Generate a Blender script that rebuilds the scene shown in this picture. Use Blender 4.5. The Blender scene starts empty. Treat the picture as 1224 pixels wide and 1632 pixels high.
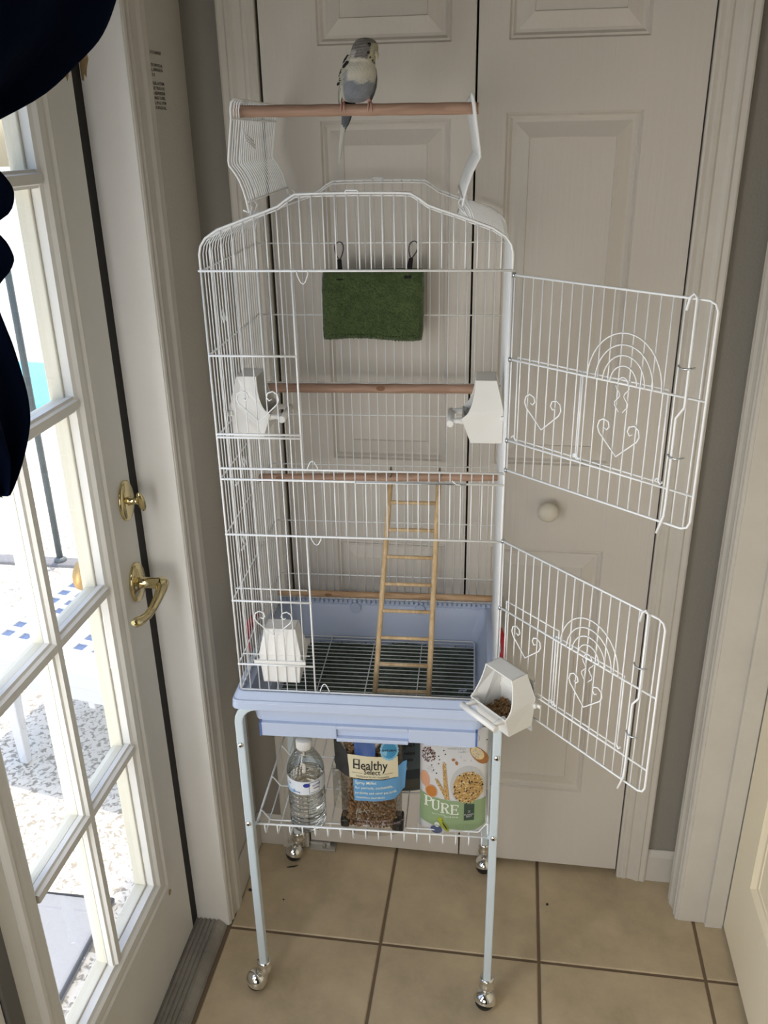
import bpy, bmesh, math, random
from mathutils import Vector, Matrix, noise
random.seed(7)
S = bpy.context.scene
COL = S.collection
PI = math.pi

# ------------------------------------------------------------------ camera
F_PX, YAW, PITCH, ROLL = 1390.7, -0.1522, 0.4103, -0.0180
cam_data = bpy.data.cameras.new('camera')
cam = bpy.data.objects.new('camera', cam_data)
COL.objects.link(cam)
cy, sy, cp, sp = math.cos(YAW), math.sin(YAW), math.cos(PITCH), math.sin(PITCH)
Fw = Vector((sy * cp, cy * cp, -sp))
Rt = Vector((cy, -sy, 0))
Up = Rt.cross(Fw)
R2 = math.cos(ROLL) * Rt + math.sin(ROLL) * Up
U2 = -math.sin(ROLL) * Rt + math.cos(ROLL) * Up
m = Matrix((R2, U2, -Fw)).transposed().to_4x4()
m.translation = Vector((0.0826, -1.6818, 1.6894))
cam.matrix_world = m
cam_data.sensor_fit = 'VERTICAL'
cam_data.sensor_height = 24.0
cam_data.lens = F_PX / 1632 * 24.0
cam_data.clip_start = 0.02
S.camera = cam

# ------------------------------------------------------------------ world, lamps, exposure
SKY = 0.42
SUN = 4.6
FILL = 7.2
EXPOSURE = 0.0
w = bpy.data.worlds.new('world')
S.world = w
w.use_nodes = True
nt = w.node_tree
nt.nodes.clear()
wo = nt.nodes.new('ShaderNodeOutputWorld')
bg = nt.nodes.new('ShaderNodeBackground')
sk = nt.nodes.new('ShaderNodeTexSky')
sk.sky_type = 'NISHITA'
sk.sun_disc = False
sk.sun_elevation = math.radians(76)
sk.sun_rotation = math.radians(5)
sk.dust_density = 2.0
sk.air_density = 1.2
sk.ozone_density = .6
bg.inputs['Strength'].default_value = SKY
nt.links.new(sk.outputs[0], bg.inputs[0])
nt.links.new(bg.outputs[0], wo.inputs[0])

def lamp(name, kind, loc, rot, energy, col=(1, 1, 1), **kw):
    d = bpy.data.lights.new(name, kind)
    d.energy = energy
    d.color = col
    for k, v in kw.items():
        setattr(d, k, v)
    o = bpy.data.objects.new(name, d)
    COL.objects.link(o)
    o.location = loc
    o.rotation_euler = rot
    return o

sun = lamp('sun', 'SUN', (0, 6, 8), (0, 0, 0), SUN, (1, .93, .82), angle=math.radians(0.6))
sun.rotation_euler = Vector((-.06, -.20, -.975)).to_track_quat('-Z', 'Y').to_euler()
# added warm fill lamp, unseen behind the photographer, brightening the lower room
FL_LOC, FL_AIM = (-.36, -2.4, .92), (.3, -.1, .52)
fill = lamp('room_fill_lamp', 'AREA', FL_LOC, (0, 0, 0), FILL, (1, .93, .83), shape='RECTANGLE', size=1.4, size_y=.9, spread=math.radians(100))
fill.rotation_euler = (Vector(FL_AIM) - Vector(FL_LOC)).to_track_quat('-Z', 'Y').to_euler()

# added area lamp outside the unseen second leaf, standing in for daylight there
PATIO_L = 15.5
DL_LOC, DL_AIM = (-.665, -1.22, 1.02), (.42, -.50, .62)
patio_fill = lamp('patio_fill_lamp', 'AREA', DL_LOC, (0, 0, 0), PATIO_L, (1, .99, .97), shape='RECTANGLE', size=.56, size_y=1.4)
patio_fill.rotation_euler = (Vector(DL_AIM) - Vector(DL_LOC)).to_track_quat('-Z', 'Y').to_euler()

S.view_settings.view_transform = 'Standard'
S.view_settings.look = 'None'
S.view_settings.gamma = 1.0
S.view_settings.use_curve_mapping = False
S.view_settings.exposure = EXPOSURE

# ------------------------------------------------------------------ materials
def mat(name, col, rough=.5, metal=0., bump=0., bscale=60., bstretch=(1, 1, 1), var=0., vscale=6., spec=.5, trans=0., ior=1.45, alpha=1., sheen=0., coat=0., emit=None):
    M = bpy.data.materials.new(name)
    M.use_nodes = True
    t = M.node_tree
    b = t.nodes['Principled BSDF']
    c = (*col, 1)
    b.inputs['Base Color'].default_value = c
    b.inputs['Roughness'].default_value = rough
    b.inputs['Metallic'].default_value = metal
    b.inputs['Specular IOR Level'].default_value = spec
    b.inputs['IOR'].default_value = ior
    b.inputs['Transmission Weight'].default_value = trans
    b.inputs['Alpha'].default_value = alpha
    b.inputs['Sheen Weight'].default_value = sheen
    b.inputs['Coat Weight'].default_value = coat
    if bump or var:
        tc = t.nodes.new('ShaderNodeTexCoord')
    if var:
        n = t.nodes.new('ShaderNodeTexNoise')
        n.inputs['Scale'].default_value = vscale
        n.inputs['Detail'].default_value = 6
        n.inputs['Roughness'].default_value = .65
        t.links.new(tc.outputs['Object'], n.inputs['Vector'])
        r = t.nodes.new('ShaderNodeValToRGB')
        r.color_ramp.elements[0].position = .3
        r.color_ramp.elements[1].position = .7
        r.color_ramp.elements[0].color = (*[x * (1 - var) for x in col], 1)
        r.color_ramp.elements[1].color = (*[min(1, x * (1 + var)) for x in col], 1)
        t.links.new(n.outputs[0], r.inputs[0])
        t.links.new(r.outputs[0], b.inputs['Base Color'])
    if bump:
        mp = t.nodes.new('ShaderNodeMapping')
        mp.inputs['Scale'].default_value = bstretch
        t.links.new(tc.outputs['Object'], mp.inputs[0])
        n2 = t.nodes.new('ShaderNodeTexNoise')
        n2.inputs['Scale'].default_value = bscale
        n2.inputs['Detail'].default_value = 4
        t.links.new(mp.outputs[0], n2.inputs['Vector'])
        bp = t.nodes.new('ShaderNodeBump')
        bp.inputs['Strength'].default_value = bump
        bp.inputs['Distance'].default_value = .004
        t.links.new(n2.outputs[0], bp.inputs['Height'])
        t.links.new(bp.outputs[0], b.inputs['Normal'])
    return M

def glass_mat(name, tint=(1, 1, 1), gloss=.08, rough=.0):
    M = bpy.data.materials.new(name)
    M.use_nodes = True
    t = M.node_tree
    t.nodes.clear()
    o = t.nodes.new('ShaderNodeOutputMaterial')
    tr = t.nodes.new('ShaderNodeBsdfTransparent')
    tr.inputs[0].default_value = (*tint, 1)
    gl = t.nodes.new('ShaderNodeBsdfGlossy')
    gl.inputs['Roughness'].default_value = rough
    fr = t.nodes.new('ShaderNodeLayerWeight')
    fr.inputs['Blend'].default_value = .35
    mu = t.nodes.new('ShaderNodeMath')
    mu.operation = 'MULTIPLY_ADD'
    mu.inputs[1].default_value = gloss * 4
    mu.inputs[2].default_value = gloss * .4
    mx = t.nodes.new('ShaderNodeMixShader')
    t.links.new(fr.outputs['Fresnel'], mu.inputs[0])
    t.links.new(mu.outputs[0], mx.inputs[0])
    t.links.new(tr.outputs[0], mx.inputs[1])
    t.links.new(gl.outputs[0], mx.inputs[2])
    t.links.new(mx.outputs[0], o.inputs[0])
    return M

def wood_mat(name, c1, c2, axis='X', scale=18., rough=.6):
    M = bpy.data.materials.new(name)
    M.use_nodes = True
    t = M.node_tree
    b = t.nodes['Principled BSDF']
    b.inputs['Roughness'].default_value = rough
    tc = t.nodes.new('ShaderNodeTexCoord')
    mp = t.nodes.new('ShaderNodeMapping')
    s = {'X': (.12, 1, 1), 'Y': (1, .12, 1), 'Z': (1, 1, .12)}[axis]
    mp.inputs['Scale'].default_value = [q * 6 for q in s]
    n = t.nodes.new('ShaderNodeTexNoise')
    n.inputs['Scale'].default_value = scale
    n.inputs['Detail'].default_value = 5
    n.inputs['Distortion'].default_value = 1.2
    r = t.nodes.new('ShaderNodeValToRGB')
    r.color_ramp.elements[0].position = .35
    r.color_ramp.elements[1].position = .68
    r.color_ramp.elements[0].color = (*c1, 1)
    r.color_ramp.elements[1].color = (*c2, 1)
    t.links.new(tc.outputs['Object'], mp.inputs[0])
    t.links.new(mp.outputs[0], n.inputs['Vector'])
    t.links.new(n.outputs[0], r.inputs[0])
    t.links.new(r.outputs[0], b.inputs['Base Color'])
    bp = t.nodes.new('ShaderNodeBump')
    bp.inputs['Strength'].default_value = .15
    bp.inputs['Distance'].default_value = .002
    t.links.new(n.outputs[0], bp.inputs['Height'])
    t.links.new(bp.outputs[0], b.inputs['Normal'])
    return M

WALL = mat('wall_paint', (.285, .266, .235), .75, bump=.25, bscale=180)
DOORP = mat('bifold_paint', (.64, .605, .56), .5, bump=.22, bscale=45, bstretch=(3, 3, .16))
TRIM = mat('trim_paint', (.62, .59, .54), .42, bump=.12, bscale=40, var=.05, vscale=9)
FRENCH = mat('french_door_paint', (.76, .75, .71), .4, bump=.08, bscale=60, var=.03)
JAMB = mat('jamb_paint', (.90, .89, .87), .4, bump=.06, bscale=60, var=.03)
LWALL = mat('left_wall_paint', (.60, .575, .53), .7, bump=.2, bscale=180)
CREAM = mat('cream_moulding', (.64, .61, .50), .4)
RDOOR = mat('entry_door_paint', (.92, .83, .64), .45, bump=.1, bscale=50)
CEIL = mat('ceiling_paint', (.7, .69, .66), .9)
TILE = mat('beige_tile', (.50, .405, .27), .42, bump=.12, bscale=14, var=.2, vscale=7)
GROUT = mat('brown_grout', (.17, .12, .075), .9, bump=.3, bscale=200)
BLACKS = mat('black_weatherstrip', (.012, .009, .008), .7)
ALU = mat('threshold_metal', (.30, .28, .25), .5, metal=.35, bump=.2, bscale=60, var=.25, vscale=14)
BRASS = mat('polished_brass', (.70, .60, .34), .12, metal=1.)
BRASSD = mat('aged_brass', (.55, .36, .15), .4, metal=.5)
WIRE = mat('white_wire', (.90, .92, .94), .30, spec=.5)
CHROME = mat('chrome', (.82, .82, .80), .08, metal=1.)
STEEL = mat('zinc_steel', (.55, .58, .60), .28, metal=1.)
RUBBER = mat('black_rubber', (.015, .014, .014), .5)
TUB = mat('pale_blue_plastic', (.52, .60, .78), .35, spec=.4)
TUBD = mat('deep_blue_edge', (.10, .16, .42), .4)
TUBE = mat('pale_blue_tube', (.62, .71, .77), .3)
FEED = mat('white_plastic', (.84, .84, .82), .35)
RED = mat('red_plastic', (.42, .02, .025), .35)
PERCH = wood_mat('perch_wood', (.36, .22, .155), (.50, .33, .245), 'X', 16)
PERCHD = wood_mat('perch_wood_tan', (.40, .24, .13), (.60, .42, .26), 'X', 16)
LADDER = wood_mat('ladder_wood', (.52, .36, .19), (.70, .53, .32), 'Z', 16)
FLEECE = mat('green_fleece', (.085, .125, .048), 1., bump=1., bscale=210, var=.28, vscale=60, sheen=.25, spec=.1)
STITCH = mat('dark_stitching', (.02, .05, .015), .9)
STRAP = mat('black_strap', (.01, .01, .011), .8)
PELLET = mat('grey_green_pellet', (.085, .11, .085), .9, var=.4, vscale=90)
SEED = mat('brown_seed', (.22, .12, .045), .8, var=.5, vscale=200)
NAVY = mat('navy_velvet', (.0025, .006, .021), .95, bump=.1, bscale=90, spec=.05)
GLASS = glass_mat('window_glass', (1, 1, 1), .035)
PET = glass_mat('clear_plastic', (.93, .95, .95), .16, .04)
FILM = glass_mat('bag_film', (.93, .92, .90), .14, .12)
DARK = mat('closet_dark', (.03, .028, .025), .9)
INK = mat('black_ink', (.015, .015, .017), .6)

# ------------------------------------------------------------------ mesh builder
class MB:
    def __init__(s, o=(0, 0, 0)):
        s.v = []; s.f = []; s.m = []; s.sm = []; s.o = Vector(o)
    def add(s, vs, fs, mi=0, smooth=False):
        n = len(s.v)
        s.v += [tuple(Vector(p) - s.o) for p in vs]
        s.f += [tuple(i + n for i in f) for f in fs]
        s.m += [mi] * len(fs); s.sm += [smooth] * len(fs)
    def box(s, a, b, mi=0):
        (x0, y0, z0), (x1, y1, z1) = a, b
        s.add([(x0, y0, z0), (x1, y0, z0), (x1, y1, z0), (x0, y1, z0), (x0, y0, z1), (x1, y0, z1), (x1, y1, z1), (x0, y1, z1)],
              [(0, 3, 2, 1), (4, 5, 6, 7), (0, 1, 5, 4), (1, 2, 6, 5), (2, 3, 7, 6), (3, 0, 4, 7)], mi)
    def hexa(s, lo, hi, mi=0):
        s.add(list(lo) + list(hi), [(0, 3, 2, 1), (4, 5, 6, 7), (0, 1, 5, 4), (1, 2, 6, 5), (2, 3, 7, 6), (3, 0, 4, 7)], mi)
    def grid(s, rows, mi=0, smooth=True, close_u=False, close_v=False):
        nr, nc = len(rows), len(rows[0])
        vs = [p for r in rows for p in r]
        fs = []
        for i in range(nr if close_v else nr - 1):
            for j in range(nc if close_u else nc - 1):
                a = i * nc + j; b = i * nc + (j + 1) % nc
                i2 = (i + 1) % nr
                fs.append((a, b, i2 * nc + (j + 1) % nc, i2 * nc + j))
        s.add(vs, fs, mi, smooth)
    def tube(s, pts, r, n=6, mi=0, closed=False, caps=True, square=None):
        P = [Vector(p) for p in pts]
        k = len(P)
        rr = r if isinstance(r, (list, tuple)) else [r] * k
        tang = []
        for i in range(k):
            a = P[(i - 1) % k] if (closed or i > 0) else P[i]
            b = P[(i + 1) % k] if (closed or i < k - 1) else P[i]
            d = b - a
            tang.append(d.normalized() if d.length > 1e-9 else Vector((0, 0, 1)))
        ref = Vector((0, 0, 1)) if abs(tang[0].z) < .9 else Vector((0, 1, 0))
        X = tang[0].cross(ref).normalized()
        rows = []
        for i in range(k):
            X = (X - tang[i] * X.dot(tang[i])).normalized()
            Y = tang[i].cross(X)
            row = []
            for j in range(n):
                if square:
                    cxs = [(1, 1), (-1, 1), (-1, -1), (1, -1)][j]
                    row.append(P[i] + X * cxs[0] * square[0] + Y * cxs[1] * square[1])
                else:
                    a = 2 * PI * j / n
                    row.append(P[i] + (X * math.cos(a) + Y * math.sin(a)) * rr[i])
            rows.append(row)
        s.grid(rows, mi, not square, close_u=True, close_v=closed)
        if caps and not closed:
            n0 = len(s.v) - k * n
            s.f += [tuple(n0 + j for j in reversed(range(n))), tuple(n0 + (k - 1) * n + j for j in range(n))]
            s.m += [mi, mi]; s.sm += [False, False]
    def lathe(s, prof, c=(0, 0, 0), n=24, mi=0, axis='Z', smooth=True, caps=True):
        rows = []
        for r, h in prof:
            row = []
            for j in range(n):
                a = 2 * PI * j / n
                q = (r * math.cos(a), r * math.sin(a), h)
                if axis == 'X': q = (h, r * math.cos(a), r * math.sin(a))
                if axis == 'Y': q = (r * math.sin(a), h, r * math.cos(a))
                row.append((q[0] + c[0], q[1] + c[1], q[2] + c[2]))
            rows.append(row)
        s.grid(rows, mi, smooth, close_u=True)
        if caps:
            n0 = len(s.v) - len(prof) * n
            s.f += [tuple(n0 + j for j in reversed(range(n))), tuple(n0 + (len(prof) - 1) * n + j for j in range(n))]
            s.m += [mi, mi]; s.sm += [False, False]
    def ball(s, c, r, n=16, mi=0, sc=(1, 1, 1), a0=-PI / 2, a1=PI / 2, M=None):
        rows = []
        k = n // 2
        for i in range(k + 1):
            t = a0 + (a1 - a0) * i / k
            rows.append([Vector((max(math.cos(t), 1e-4) * math.cos(2 * PI * j / n) * r * sc[0], max(math.cos(t), 1e-4) * math.sin(2 * PI * j / n) * r * sc[1], math.sin(t) * r * sc[2])) for j in range(n)])
        rows = [[(M @ p if M else p) + Vector(c) for p in row] for row in rows]
        s.grid(rows, mi, True, close_u=True)
    def prism(s, poly, to3, d0, d1, mi=0):
        """extrude a 2D polygon between depths d0 and d1; to3(a, b, d) -> xyz"""
        n = len(poly)
        vs = [to3(a, b, d0) for a, b in poly] + [to3(a, b, d1) for a, b in poly]
        fs = [tuple(reversed(range(n))), tuple(range(n, 2 * n))] + [(i, (i + 1) % n, n + (i + 1) % n, n + i) for i in range(n)]
        s.add(vs, fs, mi)
    def mesh(s, name, mats):
        me = bpy.data.meshes.new(name)
        me.from_pydata(s.v, [], s.f)
        for x in (mats if isinstance(mats, (list, tuple)) else [mats]):
            me.materials.append(x)
        me.polygons.foreach_set('material_index', s.m)
        me.polygons.foreach_set('use_smooth', s.sm)
        bm = bmesh.new(); bm.from_mesh(me)
        bmesh.ops.recalc_face_normals(bm, faces=bm.faces)
        bm.to_mesh(me); bm.free()
        me.update()
        return me
    def build(s, name, mats, parent=None, loc=None, bevel=0., seg=2, subsurf=0, **props):
        o = bpy.data.objects.new(name, s.mesh(name, mats))
        COL.objects.link(o)
        if parent: o.parent = parent
        if loc is not None: o.location = loc
        if bevel:
            b = o.modifiers.new('bevel', 'BEVEL'); b.width = bevel; b.segments = seg; b.limit_method = 'ANGLE'; b.angle_limit = math.radians(40)
        if subsurf:
            q = o.modifiers.new('sub', 'SUBSURF'); q.levels = subsurf; q.render_levels = subsurf
        for k, v in props.items(): o[k] = v
        return o

def tag(o, label, cat, group=None, kind=None):
    o['label'] = label; o['category'] = cat
    if group: o['group'] = group
    if kind: o['kind'] = kind
    return o

def thing(name, label, cat, loc, rz=0., group=None, kind=None):
    o = bpy.data.objects.new(name, None)
    COL.objects.link(o)
    o.empty_display_size = .02
    o.location = loc
    o.rotation_euler = (0, 0, rz)
    return tag(o, label, cat, group, kind)

def struct(o, label=None, cat=None):
    o['kind'] = 'structure'
    if label: o['label'] = label
    if cat: o['category'] = cat
    return o

def sempty(name, label=None, cat=None):
    o = bpy.data.objects.new(name, None)
    COL.objects.link(o)
    return struct(o, label, cat)

def arc(cx_, cz_, r, a0, a1, n):
    return [(cx_ + r * math.cos(a0 + (a1 - a0) * i / n), cz_ + r * math.sin(a0 + (a1 - a0) * i / n)) for i in range(n + 1)]

def text_mesh(body, size, offset=0., align='CENTER', shear=0.):
    c = bpy.data.curves.new('t', 'FONT')
    c.body = body; c.size = size; c.offset = offset; c.align_x = align; c.shear = shear; c.resolution_u = 3
    o = bpy.data.objects.new('t', c)
    COL.objects.link(o)
    dg = bpy.context.evaluated_depsgraph_get()
    me = bpy.data.meshes.new_from_object(o.evaluated_get(dg))
    vs = [tuple(v.co) for v in me.vertices]; fs = [tuple(p.vertices) for p in me.polygons]
    bpy.data.objects.remove(o); bpy.data.curves.remove(c); bpy.data.meshes.remove(me)
    return vs, fs
# ================================================================== SETTING
WX = -.522      # left wall plane
RX = .520       # right wall plane
CEILZ = 2.45

# ---- floor: grout bed + single tiles
T, TX, TY = .3554, -.1594, -.2754
mb = MB(); mb.box((-.60, -4.6, -.06), (2.6, .9, -.0025))
floor = struct(mb.build('floor', GROUT), 'brown grout bed of the tiled floor', 'floor')
tile_cache = {}
for i in range(-1, 8):
    for j in range(-12, 2):
        x0, x1 = TX + i * T, TX + (i + 1) * T
        y0, y1 = TY + j * T, TY + (j + 1) * T
        if i >= 3 and j > -5: continue
        if j == 1 and not (0 <= i + 1 <= 1): continue
        g = .0034
        x1 = min(x1, .640) if j >= -4 else x1
        key = (round(x1 - x0, 4), round(y1 - y0, 4))
        if key not in tile_cache:
            b = MB()
            a, c_, h, e = x1 - x0 - 2 * g, y1 - y0 - 2 * g, .0, .0022
            b.hexa([(0, 0, -.012), (a, 0, -.012), (a, c_, -.012), (0, c_, -.012)], [(0, 0, -e), (a, 0, -e), (a, c_, -e), (0, c_, -e)])
            b.hexa([(0, 0, -e), (a, 0, -e), (a, c_, -e), (0, c_, -e)], [(e, e, 0), (a - e, e, 0), (a - e, c_ - e, 0), (e, c_ - e, 0)])
            tile_cache[key] = b.mesh('tile', TILE)
        o = bpy.data.objects.new('tile', tile_cache[key]); COL.objects.link(o)
        o.parent = floor; o.location = (x0 + g, y0 + g, 0)

# ---- walls
def wall(name, boxes, m=WALL, label=None):
    b = MB()
    for a, c_ in boxes: b.box(a, c_)
    return struct(b.build(name, m), label, 'wall' if label else None)
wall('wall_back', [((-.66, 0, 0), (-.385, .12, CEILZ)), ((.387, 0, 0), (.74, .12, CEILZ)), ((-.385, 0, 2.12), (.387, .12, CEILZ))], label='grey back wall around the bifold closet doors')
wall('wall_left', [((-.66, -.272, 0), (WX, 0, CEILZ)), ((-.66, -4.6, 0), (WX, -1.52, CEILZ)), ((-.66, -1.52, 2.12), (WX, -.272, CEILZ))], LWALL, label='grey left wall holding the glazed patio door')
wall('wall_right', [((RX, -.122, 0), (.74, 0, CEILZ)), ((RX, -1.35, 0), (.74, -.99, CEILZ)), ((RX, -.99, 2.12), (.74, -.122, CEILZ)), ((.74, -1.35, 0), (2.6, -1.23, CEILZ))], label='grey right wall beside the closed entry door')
wall('wall_rear', [((-.66, -4.72, 0), (2.7, -4.6, CEILZ)), ((2.6, -4.6, 0), (2.72, -1.23, CEILZ))])
b = MB(); b.box((-.66, -4.72, CEILZ), (2.72, .9, CEILZ + .1)); struct(b.build('ceiling', CEIL), 'white ceiling', 'ceiling')
# closet interior behind the bifold doors
b = MB()
b.box((-.66, .75, -.05), (.66, .8, CEILZ)); b.box((-.66, .1, -.05), (-.62, .8, CEILZ)); b.box((.62, .1, -.05), (.66, .8, CEILZ))
struct(b.build('wall_closet', DARK))

# ---- baseboards
def board(name, prof, to3, l0, l1, m=TRIM):
    b = MB(); b.prism(prof, to3, l0, l1); return struct(b.build(name, m, bevel=.0015))
BP = [(0, 0), (.012, 0), (.012, .076), (.009, .084), (.004, .092), (0, .092)]
board('baseboard_left', BP, lambda a, z, d: (WX + a, d, z), -.20, 0)
board('baseboard_back', BP, lambda a, z, d: (d, -a, z), WX, -.452)
board('baseboard_right', BP, lambda a, z, d: (d, -a, z), .453, RX)

# ---- casings (moulded profile extruded vertically)
def casing(name, prof, to3, z0=0, z1=2.19, m=TRIM):
    b = MB(); b.prism(prof, to3, z0, z1); return struct(b.build(name, m, bevel=.0008))
# profile across its width (a) and its thickness (t): thin at the door, thick outside
CP = [(0, 0), (0, .009), (.004, .011), (.012, .0095), (.016, .0125), (.022, .0125), (.026, .0105), (.040, .013), (.048, .017), (.053, .0175), (.056, .0155), (.066, .0175), (.070, .0165), (.070, 0)]
def CPs(k): return [(a * k, t) for a, t in CP]
casing('trim_1', CPs(.95), lambda a, t, z: (.387 + a, -t, z))
casing('trim_2', CPs(.95), lambda a, t, z: (-.3855 - a, -t, z))
casing('trim_3', CPs(1.03), lambda a, t, z: (WX + t * .95, -.270 + a, z))
casing('trim_4', CPs(.92), lambda a, t, z: (RX - t, -.120 + a, z))
# jamb of the patio door: flat board facing the room, and its frame head
b = MB(); b.box((-.66, -.2725, 0), (WX + .006, -.262, 2.13)); b.box((-.66, -1.53, 2.12), (WX + .006, -.272, 2.15))
b.box((-.66, -1.53, 0), (WX + .006, -1.52, 2.13))
struct(b.build('trim_5', JAMB, bevel=.001), 'white jamb board of the patio door', 'door jamb')
# jamb and stop of the entry door on the right
b = MB(); b.box((RX - .004, -.1225, 0), (.66, -.112, 2.13)); b.box((.574, -.134, 0), (.613, -.1225, 2.13)); b.box((RX - .004, -.99, 2.12), (.66, -.12, 2.14)); b.box((RX - .004, -.995, 0), (.66, -.975, 2.13))
struct(b.build('trim_6', TRIM, bevel=.0012), 'painted jamb and stop of the entry door', 'door jamb')
# weatherstrip
b = MB(); b.box((-.628, -.303, .02), (-.5915, -.272, 2.11)); struct(b.build('trim_7', BLACKS), 'black weatherstrip along the edge of the patio door', 'weatherstrip')
# peeling paint patches beside the weatherstrip
PEEL = mat('bare_wood_patch', (.36, .25, .13), .9, bump=.6, bscale=200, var=.35, vscale=70)
def blob(n, rx, rz, seed):
    r = random.Random(seed)
    return [((1 + r.uniform(-.25, .25)) * rx * math.cos(2 * PI * k / n), (1 + r.uniform(-.25, .25)) * rz * math.sin(2 * PI * k / n)) for k in range(n)]
b = MB(); b.prism([(-.011, .09), (.004, .09), (.006, .05), (.003, .03), (.005, .012), (.002, 0), (.004, -.016), (-.001, -.030), (-.003, -.041), (-.006, -.036), (-.008, -.046), (-.011, -.044)], lambda a, z, d: (-.579 + a, -d, 1.815 + z), .2725, .2732); struct(b.build('trim_8', PEEL), 'bare wood where paint peeled off the patio door jamb', 'peeled patch')

# ---- threshold of the patio door (ribbed)
b = MB()
prof = [(-.64, -.0), (-.64, .022), (-.600, .022), (-.596, .018)]
x = -.590
while x < -.545:
    prof += [(x, .018), (x + .0015, .0145), (x + .0045, .0145), (x + .006, .018)]; x += .0105
prof += [(-.538, .018), (-.524, .006), (-.520, 0)]
b.prism(prof, lambda x_, z, d: (x_, d, z), -1.52, -.274)
struct(b.build('trim_9', ALU), 'worn grey ribbed threshold under the patio door', 'threshold')

# ---- text lines stencilled on the left wall
b = MB()
lines = [('NOTICE: FUL RANKER', .0145, 1.8135), ('THIS TO UPRETO IS', .0125, 1.795), ('MOTEL DPRNULFN', .0125, 1.788), ('ONCE IS.', .012, 1.7805),
         ('IF ANGEL A STEM', .0125, 1.768), ('CONNET TRULAURS', .0125, 1.7605), ('BUTA REPRESSNE', .0125, 1.753), ('PLAZING TUBEL', .0125, 1.746), ('MODEL STI-G, UTEM', .0125, 1.7385), ('A TEST-FOLD-UL.', .0125, 1.731)]
for s_, sz, z in lines:
    vs, fs = text_mesh(s_, sz * .62, .00012, 'LEFT')
    k = .070 / max(v[0] for v in vs) if len(s_) > 12 else 1.2
    b.add([(WX + .0006, -.181 + v[0] * k, z + v[1] * .8) for v in vs], fs)
struct(b.build('trim_10', mat('stencil_ink', (.06, .05, .04), .8)), 'small blurred black lettering on the wall by the patio door', 'lettering')

# ---- moulded panel door builder (leaf in plane, outward normal -y, panels with raised fields)
RING = [(0, 0), (.003, .005), (.0065, .0035), (.011, .0085), (.016, .0085), (.041, .0005), (.0425, .0028)]
def panel_face(b, x0, x1, z0, z1, panels, to3, mi=0):
    xs = sorted({x0, x1} | {p[0] for p in panels} | {p[1] for p in panels})
    zs = sorted({z0, z1} | {p[2] for p in panels} | {p[3] for p in panels})
    for i in range(len(xs) - 1):
        for j in range(len(zs) - 1):
            cx_, cz_ = (xs[i] + xs[i + 1]) / 2, (zs[j] + zs[j + 1]) / 2
            if any(p[0] < cx_ < p[1] and p[2] < cz_ < p[3] for p in panels): continue
            b.add([to3(xs[i], zs[j], 0), to3(xs[i + 1], zs[j], 0), to3(xs[i + 1], zs[j + 1], 0), to3(xs[i], zs[j + 1], 0)], [(0, 1, 2, 3)], mi)
def raised_panel(b, p, to3):
    rows = []
    for d, h in RING:
        rows.append([to3(p[0] + d, p[2] + d, h), to3(p[1] - d, p[2] + d, h), to3(p[1] - d, p[3] - d, h), to3(p[0] + d, p[3] - d, h)])
    b.grid(rows, 0, False, close_u=True)
    b.add(rows[-1], [(0, 1, 2, 3)])
def leaf(name, x0, x1, panels, label, knob=None):
    root = sempty(name, label, 'closet door')
    to3 = lambda x_, z, h: (x_, h, z)
    b = MB(); panel_face(b, x0, x1, .016, 2.11, panels, to3)
    b.box((x0, .0095, .016), (x1, .035, 2.11))
    b.add([(x0, 0, .016), (x1, 0, .016), (x1, .0095, .016), (x0, .0095, .016), (x0, 0, 2.11), (x1, 0, 2.11), (x1, .0095, 2.11), (x0, .0095, 2.11)], [(0, 1, 2, 3), (0, 3, 7, 4), (1, 5, 6, 2), (4, 7, 6, 5)])
    b.build('door_leaf', DOORP, root)
    for p in panels:
        q = MB(); raised_panel(q, p, to3); q.build('raised_panel', DOORP, root)
    return root
PZ = [(.243, .880), (1.068, 1.710), (1.829, 2.03)]
leaf('door_1', -.381, -.0025, [(-.279, -.044, a, c_) for a, c_ in PZ], 'closed bifold leaf behind the bird cage, without a knob')
d2 = leaf('door_2', .0015, .3845, [(.053, .2855, a, c_ + (.008 if a > 1 and a < 1.5 else 0)) for a, c_ in PZ], 'closed bifold leaf with a round white knob')
b = MB(); b.lathe([(.009, 0), (.009, -.010), (.013, -.014), (.0195, -.019), (.0215, -.026), (.019, -.033), (.012, -.0375), (.003, -.039)], (.166, 0, .975), 24, axis='Y'); b.build('knob', mat('knob_paint', (.66, .62, .54), .4), d2, label='round white wooden knob')
# floor pivot bracket of the left leaf
b = MB(); b.box((-.383, -.020, 0), (-.315, .012, .006)); b.box((-.383, -.006, .006), (-.33, .006, .014)); b.lathe([(.004, .006), (.004, .016)], (-.345, -.012, 0), 10)
tag(b.build('pivot_bracket', mat('bracket_metal', (.5, .49, .46), .4, metal=.7), bevel=.001), 'small metal floor bracket under the corner of the bifold door', 'bracket', kind='thing')

# ---- entry door on the right (closed, plane x = .614)
d4 = sempty('door_4', 'closed cream panelled entry door at the right edge', 'door')
to3r = lambda y_, z, h: (.614 + h, -y_, z)
pan = [(.245, .50, .243, .90), (.60, .86, .243, .90), (.245, .50, 1.07, 1.71), (.60, .86, 1.07, 1.71)]
b = MB(); panel_face(b, .1365, .974, .012, 2.11, pan, to3r); b.box((.6235, -.974, .012), (.655, -.1365, 2.11)); b.build('door_leaf', RDOOR, d4)
for p in pan:
    q = MB(); raised_panel(q, p, to3r); q.build('raised_panel', RDOOR, d4)

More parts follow.
